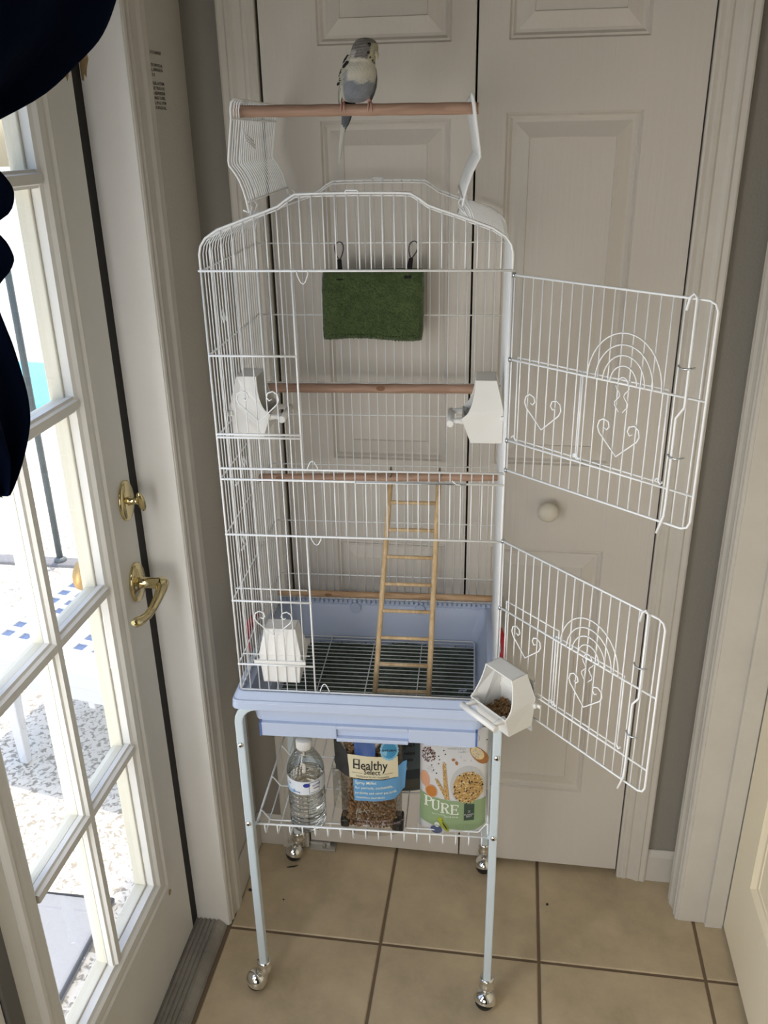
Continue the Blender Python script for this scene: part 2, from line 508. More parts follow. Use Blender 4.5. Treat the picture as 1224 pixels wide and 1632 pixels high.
# ---- glazed patio door (left), leaf closed in plane x = -.589
def french_leaf(root, y1, y0, hardware):
    """y1 = edge at the weatherstrip side (larger y), y0 = other edge"""
    X0, X1 = -.6215, -.589
    gy1, gy0 = y1 - .150, y1 - .500
    gz0, gz1 = .306, 1.972
    st = MB(); st.box((X0, gy1, .022), (X1, y1, 2.10)); st.build('stile', FRENCH, root, bevel=.002)
    st = MB(); st.box((X0, y0, .022), (X1, gy0, 2.10)); st.build('stile', FRENCH, root, bevel=.002)
    st = MB(); st.box((X0, gy0, .022), (X1, gy1, gz0)); st.build('rail', FRENCH, root)
    st = MB(); st.box((X0, gy0, gz1), (X1, gy1, 2.10)); st.build('rail', FRENCH, root)
    # raised lite frame: moulded ring around the glass, inside and outside
    pr = [(-.050, 0), (-.050, .006), (-.046, .011), (-.040, .0115), (-.034, .0085), (-.026, .0095), (-.012, .009), (-.006, .004), (.0005, .001), (.0005, -.0125)]
    q = MB()
    rows = [[(X1 + h, gy0 + d, gz0 + d), (X1 + h, gy1 - d, gz0 + d), (X1 + h, gy1 - d, gz1 - d), (X1 + h, gy0 + d, gz1 - d)] for d, h in pr]
    q.grid(rows, 0, False, close_u=True); q.build('lite_frame', FRENCH, root)
    # outer moulding of the glazing: deep cream frame on the outside face
    for bx in (((-.6265, gy1 - .0055, gz0 + .0055), (-.6025, gy1 + .006, gz1 - .0055)), ((-.6265, gy0 - .006, gz0 + .0055), (-.6025, gy0 + .0055, gz1 - .0055)),
               ((-.6265, gy0 - .006, gz0 - .006), (-.6025, gy1 + .006, gz0 + .0055)), ((-.6265, gy0 - .006, gz1 - .0055), (-.6025, gy1 + .006, gz1 + .006))):
        q = MB(); q.box(*bx); q.build('outer_moulding', CREAM, root, bevel=.002)
    # muntins
    MP = [(-.0125, -.010), (-.0125, -.001), (-.0085, .001), (-.0065, .007), (.0065, .007), (.0085, .001), (.0125, -.001), (.0125, -.010)]
    MP2 = [(-.0105, -.012), (.0105, -.012), (.0105, -.024), (.007, -.034), (-.007, -.034), (-.0105, -.024)]
    ym = (gy0 + gy1) / 2
    zm = [.647, .980, 1.310, 1.638]
    q = MB(); q.prism(MP, lambda a, h, d: (X1 + h, ym + a, d), gz0, gz1); q.prism(MP2, lambda a, h, d: (X1 + h, ym + a, d), gz0, gz1, 1); q.build('muntin', [FRENCH, CREAM], root)
    for z in zm:
        q = MB(); q.prism(MP, lambda a, h, d: (X1 + h * .97, d, z + a), gy0, gy1); q.prism(MP2, lambda a, h, d: (X1 + h, d, z + a), gy0, gy1, 1); q.build('muntin', [FRENCH, CREAM], root)
    zs = [gz0] + zm + [gz1]
    for i in range(5):
        for ya, yb in ((gy0, ym), (ym, gy1)):
            q = MB(); q.box((X1 - .013, ya + .002, zs[i] + .002), (X1 - .010, yb - .002, zs[i + 1] - .002)); q.build('pane', GLASS, root)
    if hardware:
        # deadbolt
        c = (X1, -.3345, 1.097)
        d = MB()
        pf = [(.0, .0), (.0, .003), (.88, .0045), (1., .003), (1., 0)]
        rows = [[(c[0] + h, c[1] + max(r, .02) * .0275 * math.cos(2 * PI * k / 28), c[2] + max(r, .02) * .038 * math.sin(2 * PI * k / 28)) for k in range(28)] for r, h in [(1, 0), (1, .003), (.9, .006), (.55, .0075), (.3, .008), (.02, .008)]]
        d.grid(rows, 0, True, close_u=True)
        dbp = d.build('deadbolt_plate', BRASS, root, label='oval brass deadbolt plate')
        d = MB(); d.lathe([(.011, .006), (.0075, .010), (.006, .020), (.006, .026)], c, 16, axis='X')
        d.ball((c[0] + .031, c[1] - .002, c[2]), 1, 18, sc=(.0075, .006, .022), M=Matrix.Rotation(.35, 3, 'X')); d.build('thumb_turn', BRASS, dbp)
        # lever handle
        c = (X1, -.339, .936)
        d = MB()
        rows = [[(c[0] + h, c[1] + r * .0285 * math.cos(2 * PI * k / 28), c[2] + r * .039 * math.sin(2 * PI * k / 28)) for k in range(28)] for r, h in [(1, 0), (1, .004), (.93, .007), (.8, .0065), (.72, .009), (.3, .012), (.02, .012)]]
        d.grid(rows, 0, True, close_u=True)
        rose = d.build('lever_rose', BRASS, root, label='oval brass lever rose')
        d = MB(); d.lathe([(.014, .006), (.013, .011), (.0105, .014), (.0105, .040), (.0125, .046), (.012, .056), (.006, .062), (.001, .063)], c, 20, axis='X')
        cx_, cy_, cz_ = c
        path = [(cx_ + .052, cy_, cz_ + .002), (cx_ + .054, cy_ - .012, cz_ - .004), (cx_ + .053, cy_ - .030, cz_ - .014), (cx_ + .050, cy_ - .048, cz_ - .024), (cx_ + .046, cy_ - .066, cz_ - .030), (cx_ + .042, cy_ - .084, cz_ - .030), (cx_ + .039, cy_ - .099, cz_ - .025), (cx_ + .037, cy_ - .107, cz_ - .022)]
        d.tube(path, [.0115, .0105, .0085, .0075, .0075, .0088, .0090, .004], 12)
        d.build('lever', BRASS, rose, label='curved brass lever')
        # outside knob seen through the glass
        d = MB(); d.lathe([(.026, 0), (.026, -.006), (.012, -.010), (.012, -.026), (.024, -.034), (.030, -.044), (.028, -.054), (.016, -.061), (.002, -.062)], (X0, -.376, .966), 24, axis='X'); d.build('outer_knob', BRASSD, root, label='round brass outside knob seen through the glass')
        # chipped spots on the stile
        d = MB(); d.prism(blob(12, .006, .010, 5), lambda a, z, h: (X1 + h, -.3235 + a, 1.779 + z), 0, .0005); d.build('chip', PEEL, root)
        d = MB(); d.prism(blob(10, .006, .007, 6), lambda a, z, h: (X1 + h, -.392 + a, .222 + z), 0, .0006); d.build('chip', PEEL, root)
door3 = sempty('door_3', 'white glazed patio door with brass lever and deadbolt', 'glass door')
french_leaf(door3, -.305, -.890, True)
door5 = sempty('door_5', 'second leaf of the patio door, beside the first', 'glass door')
french_leaf(door5, -.925, -1.512, False)
b = MB(); b.box((-.64, -.923, .022), (-.585, -.892, 2.10)); struct(b.build('trim_11', mat('astragal_gap_shade', (.14, .135, .125), .6), bevel=.002), 'astragal between the patio door leaves, its dark grey standing in for the shaded gap', 'door trim')  # shade of the gap between the leaves is put into this strip's dark grey

# ================================================================== OUTDOORS
PATIO = mat('patio_coating', (.78, .75, .69), .9, bump=.35, bscale=60)
t = PATIO.node_tree
pb = t.nodes['Principled BSDF']
tc = t.nodes.new('ShaderNodeTexCoord'); vn = t.nodes.new('ShaderNodeTexNoise'); vn.inputs['Scale'].default_value = 62; vn.inputs['Detail'].default_value = 5; vn.inputs['Distortion'].default_value = .8
vr = t.nodes.new('ShaderNodeValToRGB'); vr.color_ramp.elements[0].position = .40; vr.color_ramp.elements[1].position = .50
vr.color_ramp.elements[0].color = (.33, .30, .25, 1); vr.color_ramp.elements[1].color = (.80, .75, .66, 1)
t.links.new(tc.outputs['Object'], vn.inputs['Vector']); t.links.new(vn.outputs[0], vr.inputs[0]); t.links.new(vr.outputs[0], pb.inputs['Base Color'])
b = MB(); b.box((-40, -8, -.30), (-.66, 1.60, -.10)); b.box((-.66, .95, -.30), (3, 1.6, -.1)); struct(b.build('ground_patio', PATIO), 'speckled pale patio concrete outside the glass door', 'patio')
b = MB(); b.box((-40, 1.60, -.30), (3, 1.68, -.085)); struct(b.build('ground_kerb', mat('kerb_grey', (.22, .22, .23), .8), bevel=.01), 'dark kerb line across the patio', 'kerb')
b = MB(); b.box((-40, 1.68, -.30), (3, 60, -.10)); struct(b.build('ground_deck', PATIO), 'speckled pool deck beyond the kerb', 'deck')
b = MB(); b.lathe([(.95, -.03), (.95, .01), (.9, .012)], (-4.15, 4.35, -.1), 48); struct(b.build('water_pool', mat('pool_water', (.10, .50, .58), .08)), 'turquoise pool glimpsed through the glass', 'pool')
# exterior wall skin of the house beyond the closet
b = MB(); b.box((-.68, .0, -.3), (-.66, 3.0, 3.0)); struct(b.build('wall_exterior', mat('stucco', (.7, .67, .6), .9)))
# sill outside the door
b = MB(); b.box((-.74, -1.53, -.10), (-.64, -.20, .012)); struct(b.build('trim_12', mat('outer_sill', (.75, .74, .72), .6), bevel=.004), 'pale step outside the patio door', 'sill')

# doormat
MATG = mat('grey_mat', (.30, .31, .33), .95, bump=1., bscale=70)
b = MB(); b.box((-1.35, -.95, -.10), (-.862, -.158, -.088)); 
mt = tag(b.build('doormat', MATG, bevel=.004), 'grey ribbed doormat outside the glass door', 'doormat')
q = MB(); q.tube([(-1.345, -.163, -.087), (-.867, -.163, -.087), (-.867, -.945, -.087), (-1.345, -.945, -.087)], .007, 6, closed=True); q.build('border', mat('mat_border', (.12, .13, .15), .8), mt)

# fence post of the pool fence
b = MB(); b.lathe([(.014, -.10), (.014, 1.25), (.010, 1.262)], (-1.93, 1.64, 0), 12)
ps = tag(b.build('fence_post', mat('grey_green_metal', (.10, .13, .14), .5, metal=.3)), 'slim grey metal post standing at the kerb outside', 'post')
b = MB(); b.lathe([(.028, -.088), (.028, -.075), (.016, -.066)], (-1.93, 1.64, 0), 16); b.build('base_collar', mat('collar_metal', (.14, .16, .17), .5), ps)

# low white plastic table with square holes
PLW = mat('white_resin', (.80, .80, .82), .4)
TB = thing('patio_table', 'low white plastic table with rows of square holes in its top', 'table', (-1.415, .845, -.10), math.atan2(-.0657, .3484))
H = .40
W_, D_ = .56, .515
b = MB()
# top as a lattice: bars between holes (holes .027, pitch .062 x .053)
px, py = .066, .0535
holes = []
x_edges, y_edges = [0.0], [0.0]
hx0, hy0, hw_ = .058, .068, .036
nx, ny = 7, 7
xs = [0.0]
for i in range(nx): xs += [hx0 + i * px, hx0 + i * px + hw_]
xs += [W_]
ys = [0.0]
for j in range(ny): ys += [hy0 + j * py, hy0 + j * py + hw_ * .9]
ys += [D_]
for i in range(len(xs) - 1):
    for j in range(len(ys) - 1):
        if i % 2 == 1 and j % 2 == 1 and (i // 2) != 3: continue
        b.box((xs[i], -ys[j + 1], H - .018), (xs[i + 1], -ys[j], H))
b.build('tabletop', PLW, TB)
b = MB(); b.box((.03, -D_ + .03, H - .010), (W_ - .03, -.03, H - .0055)); b.build('hole_shade_plate', mat('hole_shade_blue', (.10, .15, .28), .6), TB, label='added plate whose blue-grey stands in for the shade in the square holes')  # added plate: sky-tinted shade inside the holes put into its colour
b = MB(); b.box((0, -D_ - .012, H - .052), (W_, -D_, H + .001)); b.box((0, 0, H - .052), (W_, .012, H + .001)); b.box((-.012, -D_ - .012, H - .052), (0, .012, H + .001)); b.box((W_, -D_ - .012, H - .052), (W_ + .012, .012, H + .001)); b.build('apron', PLW, TB, bevel=.004)
b = MB(); b.box((.02, -D_ + .01, H - .115), (W_ - .02, -D_ + .03, H - .065)); b.build('lower_rail', PLW, TB, bevel=.004)
b = MB(); b.box((.02, -.03, H - .115), (W_ - .02, -.01, H - .065)); b.build('lower_rail', PLW, TB, bevel=.004)
for sx in (.115, W_ - .075):
    for sy_ in (-.06, -D_ - .008):
        b = MB(); b.hexa([(sx + .008, sy_ + .008, 0), (sx + .037, sy_ + .008, 0), (sx + .037, sy_ + .032, 0), (sx + .008, sy_ + .032, 0)], [(sx, sy_, H - .05), (sx + .045, sy_, H - .05), (sx + .045, sy_ + .04, H - .05), (sx, sy_ + .04, H - .05)]); b.build('leg', PLW, TB, bevel=.004)

b = MB(); b.hexa([(.405, -D_ + .028, H - .150), (.425, -D_ + .028, H - .150), (.425, -D_ + .046, H - .150), (.405, -D_ + .046, H - .150)], [(.390, -D_ + .028, H - .060), (.430, -D_ + .028, H - .060), (.430, -D_ + .048, H - .060), (.390, -D_ + .048, H - .060)]); b.build('folding_foot', PLW, TB, bevel=.003)

# ================================================================== CURTAIN (navy, tied aside over the glass door)
def interp(tbl, t_):
    for (a, va), (c_, vc) in zip(tbl, tbl[1:]):
        if t_ <= c_: 
            k = (t_ - a) / (c_ - a) if c_ > a else 0
            k = max(0, min(1, k)); return va + (vc - va) * k
    return tbl[-1][1]
CUR = thing('curtain', 'dark navy curtain swept aside and hanging over the patio door', 'curtain', (-.45, -.86, 1.34))
def crinterp(tbl, t_):
    n = len(tbl)
    for i in range(n - 1):
        if t_ <= tbl[i + 1][0] or i == n - 2:
            a, b_ = tbl[i], tbl[i + 1]
            k = max(0, min(1, (t_ - a[0]) / max(b_[0] - a[0], 1e-6)))
            sl = lambda j: (tbl[min(n - 1, j + 1)][1] - tbl[max(0, j - 1)][1]) / max(tbl[min(n - 1, j + 1)][0] - tbl[max(0, j - 1)][0], 1e-6)
            h = b_[0] - a[0]; m0, m1 = sl(i) * h, sl(i + 1) * h
            return (2 * k ** 3 - 3 * k * k + 1) * a[1] + (k ** 3 - 2 * k * k + k) * m0 + (-2 * k ** 3 + 3 * k * k) * b_[1] + (k ** 3 - k * k) * m1
def cloth(name, edgeR, edgeL, z_top, z_bot, nz, ny, folds, amp, seed, mtl, xoff=0., closeb=False):
    rows_f, rows_b = [], []
    rnd = random.Random(seed)
    ph = rnd.uniform(0, 6)
    for i in range(nz + 1):
        z = z_top + (z_bot - z_top) * i / nz
        yr, yl = crinterp(edgeR, -z), interp(edgeL, -z)
        rf, rb = [], []
        for j in range(ny + 1):
            s_ = j / ny
            y = yr + (yl - yr) * s_
            x = -.443 + xoff + min(1, s_ * 7) * (-.012 + amp * math.sin(folds * 2 * PI * s_ ** .8 + ph + 1.2 * math.sin(z * 5)) + .004 * math.sin(z * 21 + s_ * 9))
            rf.append((x, y, z)); rb.append((x - .006, y, z))
        rows_f.append(rf); rows_b.append(rb)
    q = MB((-.45, -.86, 1.34))
    ring = [f + list(reversed(k)) for f, k in zip(rows_f, rows_b)]
    q.grid(ring, 0, True, close_u=True)
    q.add(ring[0], [tuple(range(len(ring[0])))]); q.add(ring[-1], [tuple(range(len(ring[-1])))])
    return q.build(name, mtl, CUR)
def neg(tbl): return [(-z, y) for y, z in tbl]
# swag from the rod down to the gather
cloth('swag', neg([(-.30, 2.05), (-.385, 1.93), (-.459, 1.851), (-.520, 1.803), (-.600, 1.767), (-.684, 1.734), (-.7825, 1.708), (-.86, 1.69)]), neg([(-1.10, 2.05), (-1.10, 1.69)]), 2.05, 1.69, 40, 60, 2.5, .010, 1, NAVY, .004)
tailR = neg([(-.86, 1.70), (-.815, 1.672), (-.790, 1.657), (-.7755, 1.642), (-.779, 1.628), (-.7925, 1.618), (-.8165, 1.6116), (-.822, 1.606), (-.806, 1.592), (-.7985, 1.580), (-.7976, 1.572), (-.810, 1.562), (-.838, 1.550), (-.843, 1.535), (-.836, 1.51), (-.829, 1.489), (-.821, 1.450), (-.819, 1.424), (-.8258, 1.3975), (-.8538, 1.3635), (-.8804, 1.3432), (-.887, 1.340)])
tailL = neg([(-1.08, 1.70), (-1.05, 1.45), (-.985, 1.40), (-.93, 1.375), (-.895, 1.342), (-.893, 1.340)])
cloth('tail', tailR, tailL, 1.70, 1.34, 70, 40, 2.0, .010, 4, NAVY, 0)
b = MB((-.45, -.86, 1.34)); b.tube([(-.47, -.2, 2.06), (-.47, -1.6, 2.06)], .012, 12); b.build('curtain_rod', STEEL, CUR)
# ================================================================== CAGE FRAME OF REFERENCE
K0, K1, KA = -.3832, -.4010, .0450      # front left corner of the cage and its turn on the floor
CW, CD = .460, .350
def cw(u, v, z):
    return (K0 + u * math.cos(KA) - v * math.sin(KA), K1 + u * math.sin(KA) + v * math.cos(KA), z)
def cthing(name, label, cat, u, v, z, group=None, kind=None, rz=0.):
    t_ = thing(name, label, cat, cw(u, v, z), KA + rz, group, kind)
    return t_

# ------------------------------------------------------------------ rolling stand
ST = cthing('rolling_stand', 'pale blue tubular stand on four ball casters, carrying the bird cage', 'stand', CW / 2, CD / 2, 0)
so = (CW / 2, CD / 2, 0)
def stand_leg_frame(uL, uR, v, name):
    m_ = MB(so)
    zt = .7390; r = .036
    pts = [(uL, v, .072)] + [(uL, v, z) for z in (.3, .5, zt - r)]
    pts += [(uL + r - r * math.cos(a), v, zt - r + r * math.sin(a)) for a in (.3, .6, .9, 1.2, PI / 2)]
    pts += [(uR - r + r * math.sin(a), v, zt - r + r * math.cos(a)) for a in (0, .37, .67, .97, 1.27, PI / 2)]
    pts += [(uR, v, z) for z in (.5, .3, .072)]
    m_.tube(pts, .009, 4, square=(.0078, .0100))
    return m_.build(name, TUBE, ST, bevel=.0025)
stand_leg_frame(-.0045, .4665, -.0142, 'leg_frame')
stand_leg_frame(-.0035, .4635, .3602, 'leg_frame')
for u, v in ((-.0045, -.0227), (.4665, -.0227)):
    for z in (.653, .465):
        m_ = MB(so); m_.lathe([(.0056, 0), (.0056, -.0015), (.004, -.0035), (.001, -.004)], (u, v - .0015, z), 14, axis='Y'); m_.build('screw', CHROME, ST)
        m_ = MB(so); m_.lathe([(.0022, -.0040), (.0022, -.0046)], (u, v - .0015, z), 6, axis='Y'); m_.build('screw_socket', INK, ST)
for u, v, du, dv in ((-.0045, -.0142, -.020, -.002), (.4665, -.0142, -.003, -.006), (-.0035, .3602, -.011, -.012), (.4635, .3602, .000, -.014)):
    m_ = MB(so)
    m_.lathe([(.0095, .050), (.0145, .052), (.0165, .058), (.0150, .066), (.0125, .070), (.0150, .074), (.0145, .080), (.0115, .082)], (u, v, 0), 20)
    cst = m_.build('caster', CHROME, ST, label='chrome swivel caster')
    m_ = MB(so)
    d = Vector((du, dv, 0)); L_ = max(d.length, .008); ax = Vector((-d.y, d.x, 0)).normalized() if d.length > 0 else Vector((1, 0, 0))
    Mr = Matrix.Rotation(-.42, 3, ax)
    m_.ball((u + du, v + dv, .0235), .0232, 24, a0=-.16, M=Mr); m_.build('caster_hood', CHROME, cst)
    m_ = MB(so); m_.ball((u + du, v + dv, .0212), .0212, 20); m_.build('caster_ball', RUBBER, cst)
# wire shelf basket
m_ = MB(so)
m_.tube([(.004, 0, .4427), (.4575, 0, .4427)], .0022, 6)
m_.tube([(.004, .335, .4427), (.4575, .335, .4427)], .0022, 6)
for u in (.004, .4575): m_.tube([(u, 0, .4427), (u, .335, .4427)], .0022, 6)
shelf = m_.build('shelf_rail', WIRE, ST)
nw = 18
for i in range(nw):
    u = .020 + i * (.446 - .020) / (nw - 1)
    m_ = MB(so)
    pts = [(u, -.001, .4440), (u, .000, .427), (u, .003, .418), (u, .009, .4145), (u, .016, .4165), (u, .03, .4185), (u, .31, .4185), (u, .326, .4165), (u, .333, .427), (u, .335, .444)]
    m_.tube(pts, .0015, 5); m_.build('shelf_wire', WIRE, shelf)
for v in (.035, .135, .235, .31):
    m_ = MB(so); m_.tube([(.0045, v, .446), (.010, v, .440), (.0215, v, .4225), (.026, v, .4215), (.436, v, .4215), (.4405, v, .4225), (.452, v, .440), (.4572, v, .446)], .0017, 5); m_.build('shelf_wire', WIRE, shelf)
for u in (-.002, .464):
    for v in (-.006, .340):
        m_ = MB(so); m_.lathe([(.0045, -.008), (.0045, .008)], (u, v, .4500), 10, axis='X'); m_.build('shelf_peg', TUBE, ST)

# ------------------------------------------------------------------ the cage
ZB = .664
CG = cthing('bird_cage', 'white wire bird cage with pale blue base, both front doors swung open', 'cage', 0, 0, ZB)
co = (0, 0, ZB)
RW, RF = .00105, .0019
wire_cache = {}
def vwire(parent, u, v, z0, z1, r=RW, off=co):
    key = (round(z1 - z0, 4), r)
    if key not in wire_cache:
        q = MB(); q.tube([(0, 0, 0), (0, 0, z1 - z0)], r, 6); wire_cache[key] = q.mesh('wire', WIRE)
    o = bpy.data.objects.new('wire', wire_cache[key]); COL.objects.link(o)
    o.parent = parent; o.location = Vector((u, v, z0)) - Vector(off)
    return o
def heart_pts(c, to3, s=1.):
    """open heart: a V whose arms curl inward at the top"""
    a, b = c
    R_ = [(0, -.024)] + [(.030, .004), (.0335, .012), (.0315, .021), (.0245, .0255), (.0165, .0225), (.0145, .0155), (.0185, .0105), (.0225, .013)]
    Lp = [(-p[0], p[1]) for p in reversed(R_[1:])]
    return [to3(a + p[0] * s, b + p[1] * s) for p in Lp + R_]

ARCH = [(0, 1.505), (0, 1.528), (.003, 1.540), (.011, 1.551), (.030, 1.563), (.056, 1.572), (.080, 1.5805), (.104, 1.588), (.122, 1.5945), (.134, 1.6030), (.147, 1.6105), (.17, 1.6115)]
ARCHF = ARCH + [(CW / 2, 1.612)] + [(CW - a, z) for a, z in reversed(ARCH)]
def arch_z(u): return interp([(a + .0001 * i, z) for i, (a, z) in enumerate(ARCHF)], u) if .002 < u < CW - .002 else 1.53

Z_TOP, PITCHW = 1.5045, .01704
N = 27
us = [PITCHW * i for i in range(1, N)]
# --- front panel
m_ = MB(co)
for z, ua, ub in ((Z_TOP, -.004, CW + .004), (1.377, 0, .137), (1.2500, 0, .137), (1.2445, 0, .137), (1.1915, 0, CW), (1.1725, 0, CW), (1.0725, -.002, CW + .002), (.9630, .004, .130), (.9450, -.002, .139), (.8290, .006, .128), (.8150, -.002, .139), (.7605, 0, CW)):
    m_.tube([(ua, -.0005 if z not in (.963, .829) else .012, z), (ub, -.0005 if z not in (.963, .829) else .012, z)], RF if z not in (.963, .829) else .0014, 6)
for u in (0, CW): m_.tube([(u, 0, .745), (u, 0, 1.503)], RF, 6)
m_.tube([(.137, 0, 1.1915), (.137, 0, Z_TOP)], .0017, 6); m_.tube([(.137, 0, .745), (.137, 0, 1.0725)], .0017, 6)
front = m_.build('front_panel', WIRE, CG)
for u in us:
    if u < .135: vwire(front, u, .0016, .745, Z_TOP)
    else:
        vwire(front, u, .0016, 1.0725, 1.1915); vwire(front, u, .0016, .745, .7605)
for c in ((.072, 1.2965), (.070, .9015)):
    q = MB(co); q.tube(heart_pts(c, lambda a, z: (a, -.003, z)), .0012, 6); q.build('heart_ornament', WIRE, front)
# small catches of the two doors
def catch(u, z, h, parent=front):
    q = MB(co); sg = 1 if h > 0 else -1
    q.tube([(u - .0085, -.002, z), (u - .0080, -.002, z + h * .3), (u - .0035, -.002, z + h * .85), (u, -.002, z + h), (u + .0035, -.002, z + h * .85), (u + .0080, -.002, z + h * .3), (u + .0085, -.002, z)], .001, 5)
    q.build('door_catch', WIRE, parent)
catch(.1535, 1.1915, .016); catch(.1535, 1.0725, -.015); catch(.1545, .7605, .020); catch(.1535, Z_TOP, -.019)
q = MB(co); q.tube([(.222, -.004, 1.1765), (.222, -.004, 1.170), (.225, -.005, 1.1725), (.40, -.005, 1.1735), (.385, -.006, 1.1735), (.378, -.006, 1.180)], .0012, 5); q.build('slide_latch', WIRE, front)
# --- gabled front and back arches
def arch_panel(v, name, zb):
    m_ = MB(co)
    m_.tube([(a, v, z) for a, z in ARCHF], RF, 6)
    m_.tube([(a, v + (.006 if v < .1 else -.006), z - .004) for a, z in ARCHF[3:-3]], .0012, 6)
    return m_.build(name, WIRE, CG)
fa = arch_panel(0, 'front_arch', 1.5045)
for u in us: vwire(fa, u, .0016, Z_TOP, round(arch_z(u), 4))
bp_ = arch_panel(CD, 'back_panel', 1.5045)
q = MB(co)
for z in (Z_TOP, 1.3733, 1.2408, 1.176, 1.0701, .9433, .8170, .7600): q.tube([(0, CD, z), (CW, CD, z)], .0014, 6)
for u in (0, CW): q.tube([(u, CD, .745), (u, CD, 1.503)], RF, 6)
q.build('cross_bar', WIRE, bp_)
for u in us: vwire(bp_, u, CD - .0016, .745, round(arch_z(u), 4))
# peak loops
for v in (-.001, CD + .001):
    q = MB(co); q.tube([(CW / 2 - .010, v, 1.612), (CW / 2 - .008, v, 1.6155), (CW / 2 + .008, v, 1.6155), (CW / 2 + .010, v, 1.612)], .0014, 5); q.build('roof_catch', WIRE, fa if v < .1 else bp_)
# --- side panels, their wires run on up the curved shoulders to the flap hinges
nside = 22
for side in (0, 1):
    U = lambda a: a if side == 0 else CW - a
    m_ = MB(co)
    for z in (1.5040, 1.377, 1.2440, 1.1725, 1.0725, .9450, .8150, .7605): m_.tube([(U(-.0005), 0, z), (U(-.0005), CD, z)], .0015, 6)
    hz = interp([(a + .0001 * i, z) for i, (a, z) in enumerate(ARCHF)], .081)
    m_.tube([(U(.0815), 0, hz), (U(.0815), CD, hz)], .0016, 6)
    sp_ = m_.build('side_panel', WIRE, CG)
    for i in range(1, nside):
        v = CD * i / nside
        q = MB(co)
        q.tube([(U(.0012), v, .745), (U(.0012), v, 1.505)] + [(U(a + .001), v, z - .001) for a, z in ARCH[1:7]], RW, 5)
        q.build('wire', WIRE, sp_)
    if side == 0:
        for z, v in ((1.41, .115), (1.135, .165), (1.008, .115)):
            q = MB(co); q.tube([(-.003, v - .008, z - .004), (-.006, v - .008, z + .010), (-.006, v, z + .017), (-.006, v + .008, z + .010), (-.003, v + .008, z - .004)], .0012, 5); q.build('side_catch', WIRE, sp_)
        for z in (1.008, 1.135):
            q = MB(co); q.tube([(-.004, .095, z - .012), (-.004, .135, z - .012)], .0022, 5); q.build('side_catch', WIRE, sp_)
# --- top flaps, standing open
FL = [(.0790, 1.5890), (.0768, 1.602), (.0735, 1.616), (.0690, 1.629), (.0630, 1.640), (.0555, 1.6500), (.0548, 1.656), (.0585, 1.680), (.0635, 1.7097), (.0635, 1.722), (.0655, 1.7310), (.0700, 1.7350)]
FR = [(.3860, 1.5890), (.3890, 1.604), (.3935, 1.620), (.3995, 1.637), (.4060, 1.650), (.4100, 1.6560), (.4095, 1.662), (.4060, 1.685), (.4020, 1.7097), (.4005, 1.722), (.3985, 1.7300), (.3970, 1.7350)]
for prof_ in (FL, FR):
    m_ = MB(co)
    v0, v1 = .003, CD - .003
    SK = lambda a, v, z: (a - .0125 * v / CD, v, z)
    m_.tube([SK(a, v0, z) for a, z in prof_] + [SK(a, v1, z) for a, z in reversed(prof_)], .0017, 6)
    m_.tube([SK(prof_[0][0], v0, prof_[0][1] + .012), SK(prof_[0][0], v1, prof_[0][1] + .012)], .0016, 6)
    m_.tube([SK(prof_[8][0], v0, prof_[8][1]), SK(prof_[8][0], v1, prof_[8][1])], .0016, 6)
    fl = m_.build('top_flap', WIRE, CG)
    for i in range(1, 22):
        v = v0 + (v1 - v0) * i / 22
        if abs(v - .060) < .006: v += .004 if v > .06 else -.004
        sgn = 1 if prof_ is FL else -1
        q = MB(co); q.tube([SK(a + sgn * .0012, v, z) for a, z in prof_[1:]], RW, 5); q.build('wire', WIRE, fl)
    for v in (.028, CD - .04):
        q = MB(co); s_ = 1 if prof_ is FL else -1; a, z = prof_[0]
        q.tube([(a + s_ * .002, v, z + .012), (a + s_ * .006, v + .004, z + .006), (a + s_ * .001, v + .006, z - .004), (a - s_ * .006, v + .003, z - .010), (a - s_ * .003, v - .004, z - .006), (a, v - .005, z + .004)], .0013, 5)
        q.build('hinge_loop', WIRE, fl)
    if prof_ is FL:
        q = MB(co); q.tube([(.070, .006, 1.5895), (.078, .006, 1.586), (.082, .006, 1.600)], .0016, 5); q.build('hinge_loop', WIRE, fl)
        q = MB(co)
        for kk in range(3): q.tube([(.0575 + .001 * kk, .090, 1.692 - .005 * kk), (.0575 + .001 * kk, .150, 1.680 - .005 * kk)], .0013, 5)
        q.build('flap_catch', WIRE, fl)
    else:
        q = MB(co)
        for kk in range(4):
            q.tube([(.380 + .004 * kk, .004, 1.592 + .003 * kk), (.386 + .005 * kk, -.002, 1.587 - .004 * (kk % 2)), (.394 + .004 * kk, .004, 1.576 - .003 * kk)], .0011, 5)
        q.build('hinge_loop', WIRE, fl)

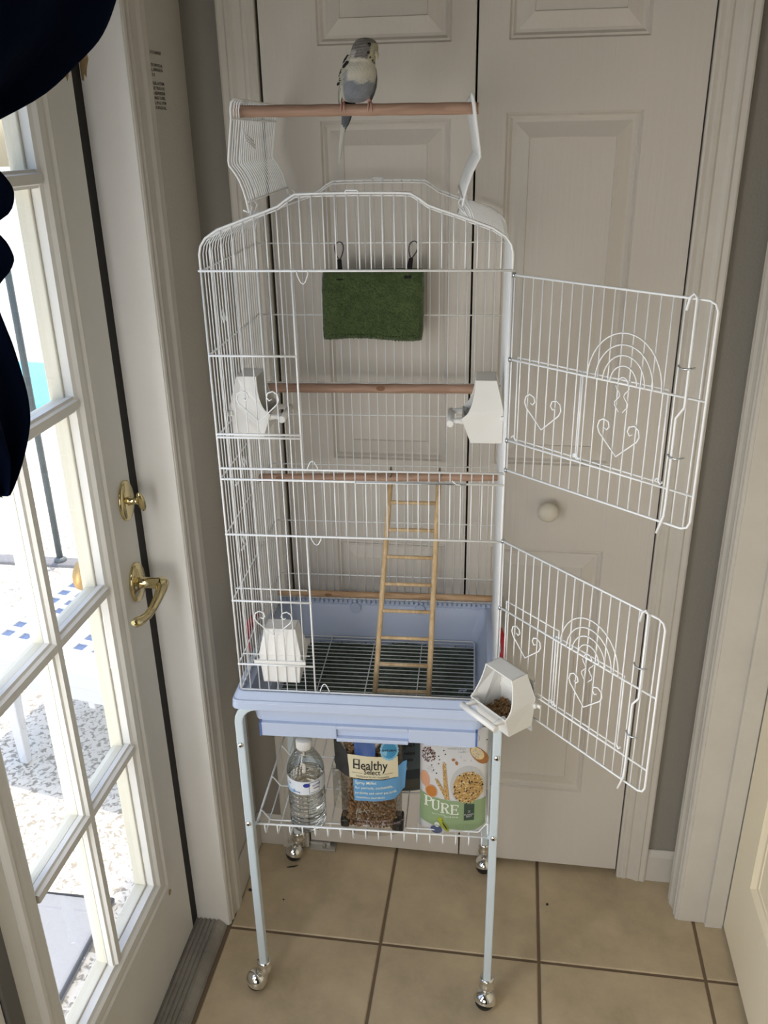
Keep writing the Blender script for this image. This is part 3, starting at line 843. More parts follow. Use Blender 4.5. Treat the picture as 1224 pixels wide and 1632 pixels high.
# --- the two front doors, hinged at the right edge and swung out toward the room
def cage_door(z0, z1, zmid, zlow, ang, wd, label, low_kind):
    ca, sa = math.cos(ang), math.sin(ang)
    P3 = lambda s_, z, d=0.: (CW + .003 + s_ * ca - d * sa * 1.0, -.003 + s_ * sa + d * ca, z)   # d > 0: away from the camera
    m_ = MB(co)
    r = .012
    fr = [P3(0, z1), P3(wd - r, z1), P3(wd - r * .3, z1 - r * .3), P3(wd, z1 - r), P3(wd, z0 + r), P3(wd - r * .3, z0 + r * .3), P3(wd - r, z0), P3(0, z0)]
    m_.tube(fr, .0017, 6)
    m_.tube([P3(-.004, zmid), P3(wd, zmid)], .0016, 6); m_.tube([P3(-.004, zlow), P3(wd, zlow)], .0016, 6)
    m_.tube([P3(.001, z0), P3(.001, z1)], .0012, 6)
    dr = m_.build('front_door', WIRE, CG, label=label)
    n = int(wd / PITCHW)
    for i in range(1, n + 1):
        a = P3(i * wd / (n + .6), 0, .0016)
        vwire(dr, a[0], a[1], z0, z1)
    for z in (z1, zmid, zlow, z0):
        q = MB(co); q.lathe([(.0032, -.003), (.0032, .003)], P3(-.001, z), 10); q.build('hinge', STEEL, dr)
    # two small hatches
    for s0, s1, inner in ((.010, .130 if low_kind else .128, True), (.125, .262, False)):
        q = MB(co)
        d = .004
        zz1, zz0 = zmid + .004 + (.012 if inner and low_kind else 0), zlow + .004
        q.tube([P3(s0, zz1, d), P3(s1, zz1, d)], .0013, 5); q.tube([P3(s0, zz0, d), P3(s1, zz0, d)], .0013, 5)
        q.tube([P3(s0, zz0, d), P3(s0, zz1, d)], .0013, 5); q.tube([P3(s1, zz0, d), P3(s1, zz1, d)], .0013, 5)
        ht = q.build('hatch', WIRE, dr)
        for s_ in (s0, s1): 
            q = MB(co); q.tube([P3(s_ - .006, zz0 + .001, d), P3(s_ - .002, zz0 + .005, d), P3(s_ + .003, zz0 - .003, d), P3(s_ + .006, zz0 + .002, d)], .0018, 5); q.build('hatch_hook', WIRE, ht)
    hz = zmid - (.070 if not low_kind else .040)
    q = MB(co); q.tube(heart_pts((.066, hz), lambda a, z: P3(a, z, -.003), 1.0), .0012, 6); q.build('heart_ornament', WIRE, dr)
    q = MB(co); q.tube(heart_pts((.197, zmid - (.078 if not low_kind else .062)), lambda a, z: P3(a, z, -.003), 1.0), .0012, 6); q.build('heart_ornament', WIRE, dr)
    # fan of concentric half rings with a keyhole hanging below
    q = MB(co)
    fc = .197
    for rr in (.058, .045, .033, .021, .008):
        q.tube([P3(fc + rr * math.cos(a), zmid + rr * 1.18 * math.sin(a), -.002) for a in [PI * k / 18 for k in range(19)]], .0010, 5)
    for sg in (-1, 1):
        q.tube([P3(fc + sg * (.007 + .004 * math.cos(k * 1.15)), zmid - .003 - .0045 * k, -.002) for k in range(9)], .0009, 5)
    q.build('fan_ornament', WIRE, dr)
    # latch rod near the free edge
    sr = wd - .030
    q = MB(co)
    zz = zmid - .012
    q.tube([P3(sr - .008, z1 - .014, -.006), P3(sr - .005, z1 + .002, -.006), P3(sr, z1 + .007, -.006), P3(sr + .004, z1 + .002, -.005), P3(sr + .004, zz + .012, -.004), P3(sr + .004, zz, -.004), P3(sr - .006, zz - .016, -.004), P3(sr - .006, z0 + .03, -.004), P3(sr - .006, z0 + .012, -.005), P3(sr - .014, z0 - .016, -.005)], .0018, 6)
    q.build('latch_rod', WIRE, dr)
    for z in (z1 - (z1 - zmid) * .68, zlow + (zmid - zlow) * .38):
        q = MB(co); q.tube([P3(sr - .012, z, -.003), P3(sr - .006, z - .002, -.007), P3(sr + .002, z - .002, -.007), P3(sr + .012, z + .001, -.003)], .0013, 5); q.build('rod_clip', STEEL, dr)
    return P3
cage_door(1.1989, 1.4985, 1.3753, 1.2480, -.7425, .3167, 'upper wire door swung open', False)
PD = cage_door(.7793, 1.0749, .9507, .8239, -.8514, .3225, 'lower wire door swung open', True)

# --- plastic base: rim, tub and the slide-out tray
def ring(u0, u1, v0, v1, z, r=.02, n=5):
    pts = []
    for cu, cv, a0 in ((u1 - r, v1 - r, 0), (u0 + r, v1 - r, PI / 2), (u0 + r, v0 + r, PI), (u1 - r, v0 + r, 1.5 * PI)):
        for k in range(n + 1):
            a = a0 + PI / 2 * k / n
            pts.append((cu + r * math.cos(a), cv + r * math.sin(a), z))
    return pts
m_ = MB(co)
rows = [ring(.032, .428, .020, .322, .6655), ring(.030, .430, .018, .324, .6755), ring(.006, .454, .006, .344, .742), ring(.004, .456, .004, .346, .7465), ring(-.003, .463, -.006, .356, .7620, .012), ring(-.006, .466, -.009, .359, .7620, .012),
        ring(-.015, .475, -.024, .370, .7470, .014), ring(-.016, .476, -.025, .371, .7335, .014), ring(-.0145, .4745, -.0235, .3695, .7335, .013), ring(-.0135, .4735, -.0228, .3685, .7515, .012), ring(.012, .448, -.0048, .350, .7515), ring(.020, .442, -.0042, .346, .695), ring(.026, .436, .0, .342, .693), ring(.032, .430, .004, .336, .664)]
m_.grid(rows, 0, False, close_u=True)
m_.add(rows[0], [tuple(range(len(rows[0])))]); m_.add(rows[-1], [tuple(range(len(rows[-1])))])
base = m_.build('base_tub', TUB, CG, bevel=.0012)
q = MB(co)
for i in range(44):
    u = .006 + i * .0103
    q.box((u, CD - .006, .7475), (u + .0062, CD + .001, .7590))
    q.box((u - .0042, CD - .004, .7475), (u, CD - .001, .7530))
q.build('rim_teeth', TUB, base, kind='stuff')
for u in (.165, .305):
    q = MB(co); q.lathe([(.012, CD - .012), (.012, CD - .004)], (u, 0, .742), 16, axis='Y'); q.build('rim_tab', TUB, base)
# slide-out tray front with a recessed grip
q = MB(co)
q.box((.034, -.0125, .6675), (.174, -.0005, .6965)); q.box((.306, -.0125, .6675), (.428, -.0005, .6965)); q.box((.174, -.0125, .6890), (.306, -.0005, .6965)); q.box((.174, -.0060, .6675), (.306, -.0005, .6890)); q.box((.174, -.0150, .6640), (.306, -.0005, .6720))
q.box((.335, -.0115, .6625), (.428, -.001, .6680))
tray = q.build('slide_tray', TUB, CG, bevel=.0012)
for u in (.0325, .4295):
    q = MB(co); q.box((u - .0018, -.0135, .668), (u + .0018, -.002, .697)); q.build('tray_edge', TUBD, tray, label='deep blue end edge of the tray')
# floor grate above the bedding
q = MB(co); gz = .6815
q.tube(ring(.036, .424, .022, .318, gz, .008, 3), .0014, 5, closed=True)
for u in (.115, .21, .312): q.tube([(u, .022, gz - .002), (u, .318, gz - .002)], .0012, 5)
grate = q.build('floor_grate', WIRE, CG)
ng = 22
for i in range(1, ng):
    v = .022 + (.318 - .022) * i / ng
    q = MB(co); q.tube([(.036, v, gz + .001), (.424, v, gz + .001)], .0010, 5); q.build('wire', WIRE, grate)
# red side hooks
for u, v, sg in ((-.0035, .130, -1), (.4640, .115, 1)):
    for dz in (0, .012):
        q = MB(co)
        q.tube([(u, v + .030, .822 - dz), (u + sg * .006, v + .020, .826 - dz), (u + sg * .012, v, .817 - dz), (u + sg * .012, v - .016, .800 - dz), (u + sg * .005, v - .022, .786 - dz)], [.0035, .0045, .005, .0045, .003], 8)
        q.build('red_hook', RED, CG, label='red plastic side hook')

# ------------------------------------------------------------------ bedding in the base
bd = MB((.23, .17, .667))
rnd = random.Random(11)
def hgt(u, v): return .6690 + .006 * noise.noise((u * 14, v * 14, .3)) + .003 * noise.noise((u * 40, v * 40, 2)) + .004 * max(0, .5 - abs(u - .25) * 3)
rows = [[(.040 + .384 * i / 40, .030 + .285 * j / 30, hgt(.040 + .384 * i / 40, .030 + .285 * j / 30)) for i in range(41)] for j in range(31)]
bd.grid(rows, 0, True)
for _ in range(2600):
    u, v = rnd.uniform(.042, .422), rnd.uniform(.03, .312)
    if u > .30 + .3 * (.33 - v) and v > .27 and rnd.random() < .8: continue
    a, l, r = rnd.uniform(0, PI), rnd.uniform(.003, .006), rnd.uniform(.0012, .002)
    z = hgt(u, v) + .001
    p = Vector((math.cos(a), math.sin(a), rnd.uniform(-.3, .3))) * l
    c = Vector((u, v, z))
    x_ = Vector((-math.sin(a), math.cos(a), 0)) * r; y_ = Vector((0, 0, r))
    bd.add([c - p + x_, c - p - x_ , c - p + y_, c + p + x_, c + p - x_, c + p + y_], [(0, 2, 1), (3, 4, 5), (0, 3, 5, 2), (1, 2, 5, 4)])
o = bd.build('paper_bedding', PELLET); o.location = cw(.23, .17, .667); o.rotation_euler = (0, 0, KA)
tag(o, 'dark grey-green pellet bedding spread under the cage grate', 'bedding', kind='stuff')

# ------------------------------------------------------------------ perches
def perch(label, u0, u1, v, z0, z1, r, mt_, knots, group='perches across the cage'):
    c = ((u0 + u1) / 2, v, (z0 + z1) / 2)
    q = MB(c)
    n = 16
    pts = [(u0 + (u1 - u0) * k / n, v, z0 + (z1 - z0) * k / n) for k in range(n + 1)]
    q.tube(pts, [r * (1 + .04 * math.sin(k * 2.3)) for k in range(n + 1)], 14)
    root = cthing('perch', label, 'perch', *c, group=group)
    q.build('rod', mt_, root)
    for s_ in knots:
        q = MB(c); q.ball((u0 + (u1 - u0) * s_, v - r * .93, z0 + (z1 - z0) * s_ + r * .2), 1, 14, sc=(.0085, r * .16, r * .5)); q.build('knot', mat('wood_knot', (.25, .13, .07), .7), root)
    for uu, zz in ((u0, z0), (u1, z1)):
        q = MB(c); sg = -1 if uu == u0 else 1
        q.lathe([(r * 1.0, 0), (r * .86, sg * .0012)], (uu, v, zz), 14, axis='X'); q.build('end_grain', mat('end_grain', (.66, .48, .34), .7), root)
perch('thick pale wooden perch laid across the open top flaps, with the budgie on it', .0545, .4050, .060, 1.7205, 1.7185, .0082, PERCH, [])
perch('reddish wooden perch high in the cage, behind the two upper feeders', .010, .458, .300, 1.2435, 1.2455, .0088, PERCH, [.5])
perch('pale wooden perch at mid height, the ladder hooked on it', .006, .456, .225, 1.0870, 1.0990, .0080, PERCH, [.09])
perch('tan knotty wooden perch just above the blue base', .004, .458, .312, .7900, .7925, .0070, PERCHD, [.24])

# ------------------------------------------------------------------ ladder
pT, pB = Vector((0, .232, 1.082)), Vector((0, .092, .688))
LD = cthing('ladder', 'wooden bird ladder leaning inside the cage, hooked on the mid perch', 'ladder', .285, .092, .688)
lo = (.285, .092, .688)
uTl, uTr, uBl, uBr = .2560, .3475, .2330, .3370
for ut, ub in ((uTl, uBl), (uTr, uBr)):
    q = MB(lo); q.tube([(ub + (ut - ub) * k / 8, pB.y + (pT.y - pB.y) * k / 8, pB.z + (pT.z - pB.z) * k / 8) for k in range(9)], .0052, 12); q.build('rail', LADDER, LD)
for k in range(8):
    s_ = .035 + k * .1245
    y, z = pB.y + (pT.y - pB.y) * s_, pB.z + (pT.z - pB.z) * s_
    q = MB(lo); q.tube([(uBl + (uTl - uBl) * s_, y, z), (uBr + (uTr - uBr) * s_, y, z)], .0036, 10); q.build('rung', LADDER, LD)
for ut in (uTl, uTr):
    q = MB(lo); q.tube([(ut, pT.y, pT.z - .004), (ut, pT.y - .010, pT.z + .016)] + [(ut + .002, .225 + .0125 * math.cos(a), 1.0955 + .0135 * math.sin(a) + .004) for a in [PI - PI * 1.15 * j / 9 for j in range(10)]], .0017, 6)
    q.build('hook', mat('dark_hook_metal', (.22, .22, .22), .3, metal=.9), LD)

# ------------------------------------------------------------------ feeders
def feeder(label, u, v, z, rz, seeds, sx=1.):
    FD = cthing('feeder', label, 'feeder', u, v, z, group='hooded white feeders', rz=rz)
    conc = [(.046 + .022 * (1 - math.cos(a)) , .105 - .060 * math.sin(a)) for a in [PI / 2 * k / 8 for k in range(9)]]
    prof_ = [(0, 0), (.052, 0), (.0675, .043)] + list(reversed(conc))[0:] + [(.012, .105), (0, .058)]
    prof_ = [prof_[0], prof_[1], prof_[2]] + list(reversed(conc))[1:] + [(.012, .105), (0, .058)]
    hw = lambda z_: (.0325 if z_ < .001 else interp([(0, .0325), (.045, .0385), (.058, .0375), (.105, .0280)], z_)) * sx
    t_ = .0022
    q = MB()
    n = len(prof_)
    for sg in (-1, 1):
        vs = [(sg * hw(b_), a, b_) for a, b_ in prof_] + [(sg * (hw(b_) - t_), a, b_) for a, b_ in prof_]
        q.add(vs, [tuple(range(n)), tuple(range(n, 2 * n))] + [(i, (i + 1) % n, n + (i + 1) % n, n + i) for i in range(n)])
    def slab(p0, p1, nrm):
        a0, b0 = p0; a1, b1 = p1; na, nb = nrm[0] * t_, nrm[1] * t_
        lo_ = [(-hw(b0), a0, b0), (hw(b0), a0, b0), (hw(b1), a1, b1), (-hw(b1), a1, b1)]
        q.hexa(lo_, [(x, y + na, z_ + nb) for x, y, z_ in lo_])
    slab((0, 0), (.052, 0), (0, 1)); slab((.052, 0), (.0675, .043), (-1, 0)); slab((0, 0), (0, .058), (1, 0)); slab((0, .058), (.012, .105), (1, 0)); slab((.012, .105), (.046, .105), (0, -1))
    body = q.build('feeder_body', FEED, FD, bevel=.0008)
    q = MB(); q.box((-.046 * sx, -.0045, .041), (.046 * sx, -.001, .0475)); q.box((-.0405 * sx, -.001, .040), (.0405 * sx, .004, .0485)); q.build('mounting_flange', FEED, FD, bevel=.001)
    q = MB(); q.tube([(-.037 * sx, .086, .034), (.037 * sx, .086, .034)], .0058, 10)
    for sg in (-1, 1): q.tube([(sg * .029 * sx, .060, .036), (sg * .0292 * sx, .074, .037), (sg * .0295 * sx, .086, .035)], [.007, .0045, .0045], 8)
    q.build('perch_bar', FEED, FD)
    if seeds:
        q = MB(); r_ = random.Random(5)
        rows = [[(-.031 + .062 * i / 8, .004 + .054 * j / 8, .018 + .004 * math.sin(i) * math.cos(j)) for i in range(9)] for j in range(9)]
        q.grid(rows)
        for _ in range(260):
            q.ball((r_.uniform(-.030, .030), r_.uniform(.005, .056), .020 + r_.uniform(-.001, .005)), r_.uniform(.0014, .0022), 6, sc=(1, 1.3, .8))
        q.build('seed_mix', SEED, FD, kind='stuff')
        q = MB(); q.box((-.036, -.004, -.014), (.036, -.0015, .085)); q.build('back_plate', mat('grey_back_plate', (.5, .5, .49), .4), FD, bevel=.001, label='grey back plate clipped to the wires')
    return FD
feeder('white hooded feeder on the left side of the cage, beneath the upper heart wire', .006, .105, 1.2195, -PI / 2, False)
feeder('white hooded feeder on the right side of the cage, high beside the upper open door', .4575, .105, 1.2165, PI / 2, False)
feeder('white hooded feeder hung low on the front left wires, its back to the room', .0750, .004, .7760, 0, False, 1.02)
pc = PD(.060, .796, -.010)
feeder('white hooded feeder with brown seed, clipped to the lower open door', pc[0], pc[1], pc[2] - .024, -.8514 + PI, True, 1.14)

# ------------------------------------------------------------------ green fleece hut
HT = cthing('fleece_hut', 'dark green plush snuggle pouch hung from the back wires of the cage', 'pet bed', .220, .322, 1.336)
ho = (.220, .322, 1.336)
q = MB(ho)
nx_, nz_ = 44, 30
def hut_pt(s_, t_, sg):
    a = 2 * s_ - 1; b_ = 2 * t_ - 1
    e = max(0, 1 - abs(a) ** 6) ** .4 * max(0, 1 - abs(b_) ** 6) ** .4
    rxx = .0945 * (1 - .030 * abs(b_) ** 8); rzz = .0650 * (1 - .03 * abs(a) ** 8)
    w_ = .0012 * noise.noise((s_ * 22, t_ * 16, sg * 3.0)) + .0016 * noise.noise((s_ * 60, t_ * 44, sg * 5.))
    sag = .0035 * math.sin(s_ * 5) * (1 - t_)
    return (.2205 + a * rxx - .0025 * (1 - t_) + .0012 * noise.noise((t_ * 9, s_, 1.)) * (abs(a) > .9), .322 + sg * (.016 * e + w_ * e) , 1.3955 + b_ * rzz + sag + .003 * s_)
fr_ = [[hut_pt(i / nx_, j / nz_, -1) for i in range(nx_ + 1)] for j in range(nz_ + 1)]
bk_ = [[hut_pt(i / nx_, j / nz_, 1) for i in range(nx_ + 1)] for j in range(nz_ + 1)]
rings = [f + list(reversed(b_)) for f, b_ in zip(fr_, bk_)]
q.grid(rings, 0, True, close_u=True)
q.build('pouch', FLEECE, HT)
# pile: short tufts
q = MB(ho); r_ = random.Random(3)
for _ in range(5200):
    s_, t_ = r_.uniform(.01, .99), r_.uniform(.01, .99)
    p = Vector(hut_pt(s_, t_, -1)); d = Vector((r_.uniform(-.6, .6), -1, r_.uniform(-.9, .2))).normalized() * r_.uniform(.0018, .0034)
    x_ = Vector((.0009, 0, r_.uniform(-.0004, .0004)))
    q.add([p - x_, p + x_, p + d], [(0, 1, 2)])
q.build('pile', FLEECE, HT, kind='stuff')
q = MB(ho)
for k in range(26):
    s_ = .10 + .8 * k / 25
    p = hut_pt(s_, .085 + .010 * math.sin(k * .6), -1)
    q.tube([(p[0] - .0017, p[1] - .0022, p[2] - .0004), (p[0] + .0017, p[1] - .0022, p[2] + .0006)], .0007, 5)
q.build('stitching', STITCH, HT)
for (ub, zb_), (ut, zt_) in (((.1615, 1.452), (.1560, 1.5065)), ((.2850, 1.455), (.2955, 1.5070))):
    km = .48
    um, zm_ = ub + (ut - ub) * km, zb_ + (zt_ - zb_) * km
    q = MB(ho)
    q.hexa([(ub - .0065, .3065, zb_ - .008), (ub + .0065, .3065, zb_ - .008), (ub + .0065, .3085, zb_ - .008), (ub - .0065, .3085, zb_ - .008)], [(um - .0038, .327, zm_), (um + .0038, .327, zm_), (um + .0038, .329, zm_), (um - .0038, .329, zm_)])
    stp = q.build('strap', STRAP, HT)
    q = MB(ho)
    ax_ = Vector((ut - um, 0, zt_ - zm_)); L_ = ax_.length; ax_.normalize(); sd = Vector((ax_.z, 0, -ax_.x))
    loop = []
    for k in range(18):
        a = 2 * PI * k / 18
        c_ = Vector((um, .330 + .018 * (.5 - .5 * math.cos(a)), zm_)) + ax_ * (L_ * (.5 - .5 * math.cos(a))) + sd * (.0075 * math.sin(a) * (1.25 - .5 * math.cos(a)) * .8)
        loop.append(c_)
    q.tube(loop, .0013, 6, closed=True); q.build('clip', mat('dark_clip_metal', (.16, .16, .16), .3, metal=.8), stp)
# ------------------------------------------------------------------ water bottle
WB = cthing('water_bottle', 'half empty clear water bottle standing at the left of the wire shelf', 'bottle', .1010, .0365, .4195)
R_ = .0365
prof_b = [(.004, .004), (.020, .003), (.027, .0), (.0335, .004), (.0355, .010)]
z = .012
while z < .098:
    prof_b += [(R_ - .0008, z), (R_, z + .003), (R_ - .0004, z + .006), (R_ - .0028, z + .0085)]; z += .0105
prof_b += [(R_ - .001, .102), (R_ - .0008, .132), (R_, .135), (R_ - .0005, .142), (R_ - .004, .154), (R_ - .010, .166), (R_ - .017, .177), (R_ - .022, .184), (.0135, .188), (.0135, .196)]
q = MB(); q.lathe(prof_b, (0, 0, 0), 40, caps=False)
q.build('bottle_body', PET, WB)
wat = [(r_ - .0009, h) for r_, h in prof_b if h < .120] + [(R_ - .0022, .121), (.002, .121)]
wat = [(max(a, .002), h) for a, h in wat]
q = MB(); q.lathe(wat, (0, 0, .0012), 40)
q.build('water', mat('drinking_water', (1, 1, 1), .02, trans=1., ior=1.33), WB)
LBL = mat('bottle_label', (.74, .79, .86), .35); LB2 = mat('label_blue', (.30, .50, .78), .4); LB3 = mat('label_navy', (.03, .05, .30), .4)
q = MB()
n = 48
rows = [[((R_ + .0003) * math.cos(2 * PI * k / n), (R_ + .0003) * math.sin(2 * PI * k / n), h) for k in range(n)] for h in (.1015, .112, .122, .1325)]
q.grid(rows, 0, True, close_u=True)
lab = q.build('label', LBL, WB)
def wrap(a, b_, d=0.): # a: metres along the circumference from the front (-y), b: height
    t_ = a / R_ - PI / 2
    return ((R_ + .0006 + d) * math.cos(t_), (R_ + .0006 + d) * math.sin(t_), b_)
q = MB()
def patch(poly, fn, mi, d=0.):
    q.add([fn(a, b_, d) for a, b_ in poly], [tuple(range(len(poly)))], mi, True)
for k in range(8):
    a0 = -.052 + k * .0045
    patch([(a0, .1035), (a0 + .0046, .1035), (a0 + .0046, .1115 + .003 * math.sin(k)), (a0, .1115 + .003 * math.sin(k - 1))], wrap, 0)
for k in range(6):
    a0 = .0125 + k * .0035
    patch([(a0, .1050), (a0 + .0036, .1050), (a0 + .0036, .1295), (a0, .1295)], wrap, 3, .0001)
    for b0 in (.1050, .1288): patch([(a0, b0), (a0 + .0036, b0), (a0 + .0036, b0 + .0009), (a0, b0 + .0009)], wrap, 1, .0003)
for a0 in (.0125, .0330): patch([(a0, .105), (a0 + .0008, .105), (a0 + .0008, .1295), (a0, .1295)], wrap, 1, .0003)
patch([(.008 + .007 * math.cos(t_ * PI / 6), .1245 + .0048 * math.sin(t_ * PI / 6)) for t_ in range(12)], wrap, 1, .0004)
for s_, sz, a0, b0 in (('purified', .0055, .019, .1205), ('water', .0055, .021, .1130), ('drinking', .0045, -.020, .1065), ('fresh', .0045, -.034, .121)):
    vs, fs = text_mesh(s_, sz, .0001, 'LEFT')
    q.add([wrap(a0 + x_, b0 + y_, .0005) for x_, y_, _z in vs], fs, 1, False)
q.build('label_print', [LB2, LB3, LBL, mat('label_white', (.86, .88, .9), .4)], lab)
q = MB(); cap = [(.0152, .188), (.0152, .2055), (.0142, .2072), (.002, .2076)]
q.lathe(cap, (0, 0, 0), 32)
for k in range(32):
    a = 2 * PI * k / 32; q.box((.0150 * math.cos(a) - .0006, .0150 * math.sin(a) - .0006, .1895), (.0150 * math.cos(a) + .0006, .0150 * math.sin(a) + .0006, .2045))
q.build('cap', mat('cap_white', (.78, .78, .77), .4), WB)

# ------------------------------------------------------------------ bags on the shelf
def pouch(name, label, u0, v0, z0, W, H, bulge, lean, mats, cat='bag', taper=.0, wrinkle=.0006, rz=0.):
    B = cthing(name, label, cat, u0, v0, z0, rz=rz)
    def front(a, b_, d=0.):
        s_, t_ = max(-1, min(1, 2 * a / W)), max(0, min(1, b_ / H))
        k = max(0, 1 - s_ * s_) ** .6 * (math.sin(PI * min(1, (.28 + t_ * .72))) ** .7 if t_ < 1 else 0)
        wr = wrinkle * (noise.noise((a * 60, b_ * 45, u0 * 9)) + .6 * noise.noise((a * 150, b_ * 60, 3)))
        return (a * (1 - taper * t_), lean * b_ - bulge * k - d + wr, b_)
    def back(a, b_):
        p = front(a, b_); return (p[0], lean * b_ + bulge * .9 * max(0, 1 - (2 * a / W) ** 2) ** .6 * math.sin(PI * min(1, .28 + b_ / H * .72)) ** .7 + .001, b_)
    q = MB(); nu, nv = 24, 30
    fr = [[front(-W / 2 + W * i / nu, H * j / nv) for i in range(nu + 1)] for j in range(nv + 1)]
    bk = [[back(-W / 2 + W * i / nu, H * j / nv) for i in range(nu + 1)] for j in range(nv + 1)]
    rings = [f + list(reversed(k_)) for f, k_ in zip(fr, bk)]
    q.grid(rings, 0, True, close_u=True)
    q.add(rings[0], [tuple(range(len(rings[0])))]); 
    body = q.build('pouch_body', mats, B)
    return B, front
def disc(q, fn, a, b_, ra, rb, mi, d, n=20, rot=0.):
    nr = 1 if max(ra, rb) < .006 else 4
    rows = []
    for r in range(nr + 1):
        f = r / nr
        row = []
        for k in range(n):
            t_ = 2 * PI * k / n
            x_, y_ = max(f, .001) * ra * math.cos(t_), max(f, .001) * rb * math.sin(t_)
            row.append(fn(a + x_ * math.cos(rot) - y_ * math.sin(rot), b_ + x_ * math.sin(rot) + y_ * math.cos(rot), d))
        rows.append(row)
    q.grid(rows, mi, False, close_u=True)
def quad_on(q, fn, pts, mi, d, n=10, m_=6):
    (a0, b0), (a1, b1), (a2, b2), (a3, b3) = pts
    rows = []
    for j in range(m_ + 1):
        t_ = j / m_
        rows.append([fn((a0 + (a1 - a0) * i / n) * (1 - t_) + (a3 + (a2 - a3) * i / n) * t_, (b0 + (b1 - b0) * i / n) * (1 - t_) + (b3 + (b2 - b3) * i / n) * t_, d) for i in range(n + 1)])
    q.grid(rows, mi, True)
def strip(q, fn, a0, a1, lo_, hi_, mi, d, n=24, m_=4):
    rows = []
    for j in range(m_ + 1):
        row = []
        for i in range(n + 1):
            a = a0 + (a1 - a0) * i / n
            b0, b1 = lo_(i / n), hi_(i / n)
            row.append(fn(a, b0 + (b1 - b0) * j / m_, d))
        rows.append(row)
    q.grid(rows, mi, True)
def put_text(q, fn, s_, size, a, b_, mi, d, offset=0., align='LEFT', rot=0., sx=1.):
    vs, fs = text_mesh(s_, size, offset, align)
    q.add([fn(a + x_ * sx * math.cos(rot) - y_ * math.sin(rot), b_ + x_ * sx * math.sin(rot) + y_ * math.cos(rot), d) for x_, y_, _ in vs], fs, mi, False)
def poly(q, fn, pts, mi, d):
    q.add([fn(a, b_, d) for a, b_ in pts], [tuple(range(len(pts)))], mi, False)

# --- white and green seed bag (right)
WBAG = mat('white_bag_film', (.62, .62, .63), .28, coat=.3)
GRN = mat('sage_green_print', (.27, .37, .20), .35); DGR = mat('dark_green_print', (.045, .075, .05), .4)
WPR = mat('cream_print', (.74, .78, .68), .4); GRY = mat('grey_print', (.36, .38, .36), .5); PALE = mat('pale_grey_print', (.50, .50, .50), .45)
BR1 = mat('golden_grain_print', (.50, .31, .11), .5); BR2 = mat('brown_grain_print', (.24, .12, .04), .5); BR3 = mat('light_grain_print', (.70, .54, .28), .5); MAR = mat('maroon_print', (.13, .035, .025), .5)
ORG = mat('orange_print', (.50, .19, .04), .45); EGG = mat('eggshell_print', (.62, .33, .20), .45); SPN = mat('spoon_print', (.35, .15, .05), .45)
BLU = mat('blue_grey_print', (.08, .10, .20), .5); YEL = mat('yellow_green_print', (.36, .40, .04), .5); BLK = mat('black_print', (.02, .02, .02), .5)
PW, PH = .1295, .232
PB_, pf_ = pouch('seed_bag', 'white seed bag with a sage green band reading PURE', .3880, .050, .4200, PW, PH, .021, .06, WBAG)
# (a, b) of a point of the artwork: origin at the bag's bottom centre
def pa(zx, zy): return ((zx - 535) / 8.593 * .001195, (1435 - zy) / 8.593 * .00152)
q = MB()
strip(q, pf_, -PW / 2 + .0005, PW / 2 - .0005, lambda s_: .0150 * (1 - s_) ** 2.2 + .0045 + .012 * max(0, s_ - .84) / .16, lambda s_: .0860 - .0100 * math.sin(min(1, s_ * 1.5) * PI / 2) + .0015 * s_, 0, .0007)
band = q.build('green_band', GRN, PB_)
q = MB()
quad_on(q, pf_, [pa(697, 1030), pa(838, 1040), pa(838, 1258), pa(695, 1255)], 0, .0016)
tg = q.build('brand_tag', DGR, band)
q = MB()
for dx, dy in ((-10, -8), (10, -8), (0, 2), (-10, 12), (10, 12)):
    a, b_ = pa(768 + dx, 1130 + dy); poly(q, pf_, [(a - .001, b_ - .0006), (a + .001, b_ - .0006), (a + .001, b_ + .0006), (a - .001, b_ + .0006)], 0, .0023)
a, b_ = pa(768, 1172); put_text(q, pf_, 'PLANET', .0052, a, b_ - .002, 0, .0023, .0001, 'CENTER'); a, b_ = pa(768, 1198); put_text(q, pf_, 'BEST', .0052, a, b_ - .002, 0, .0023, .0001, 'CENTER')
q.build('lettering', PALE, tg)
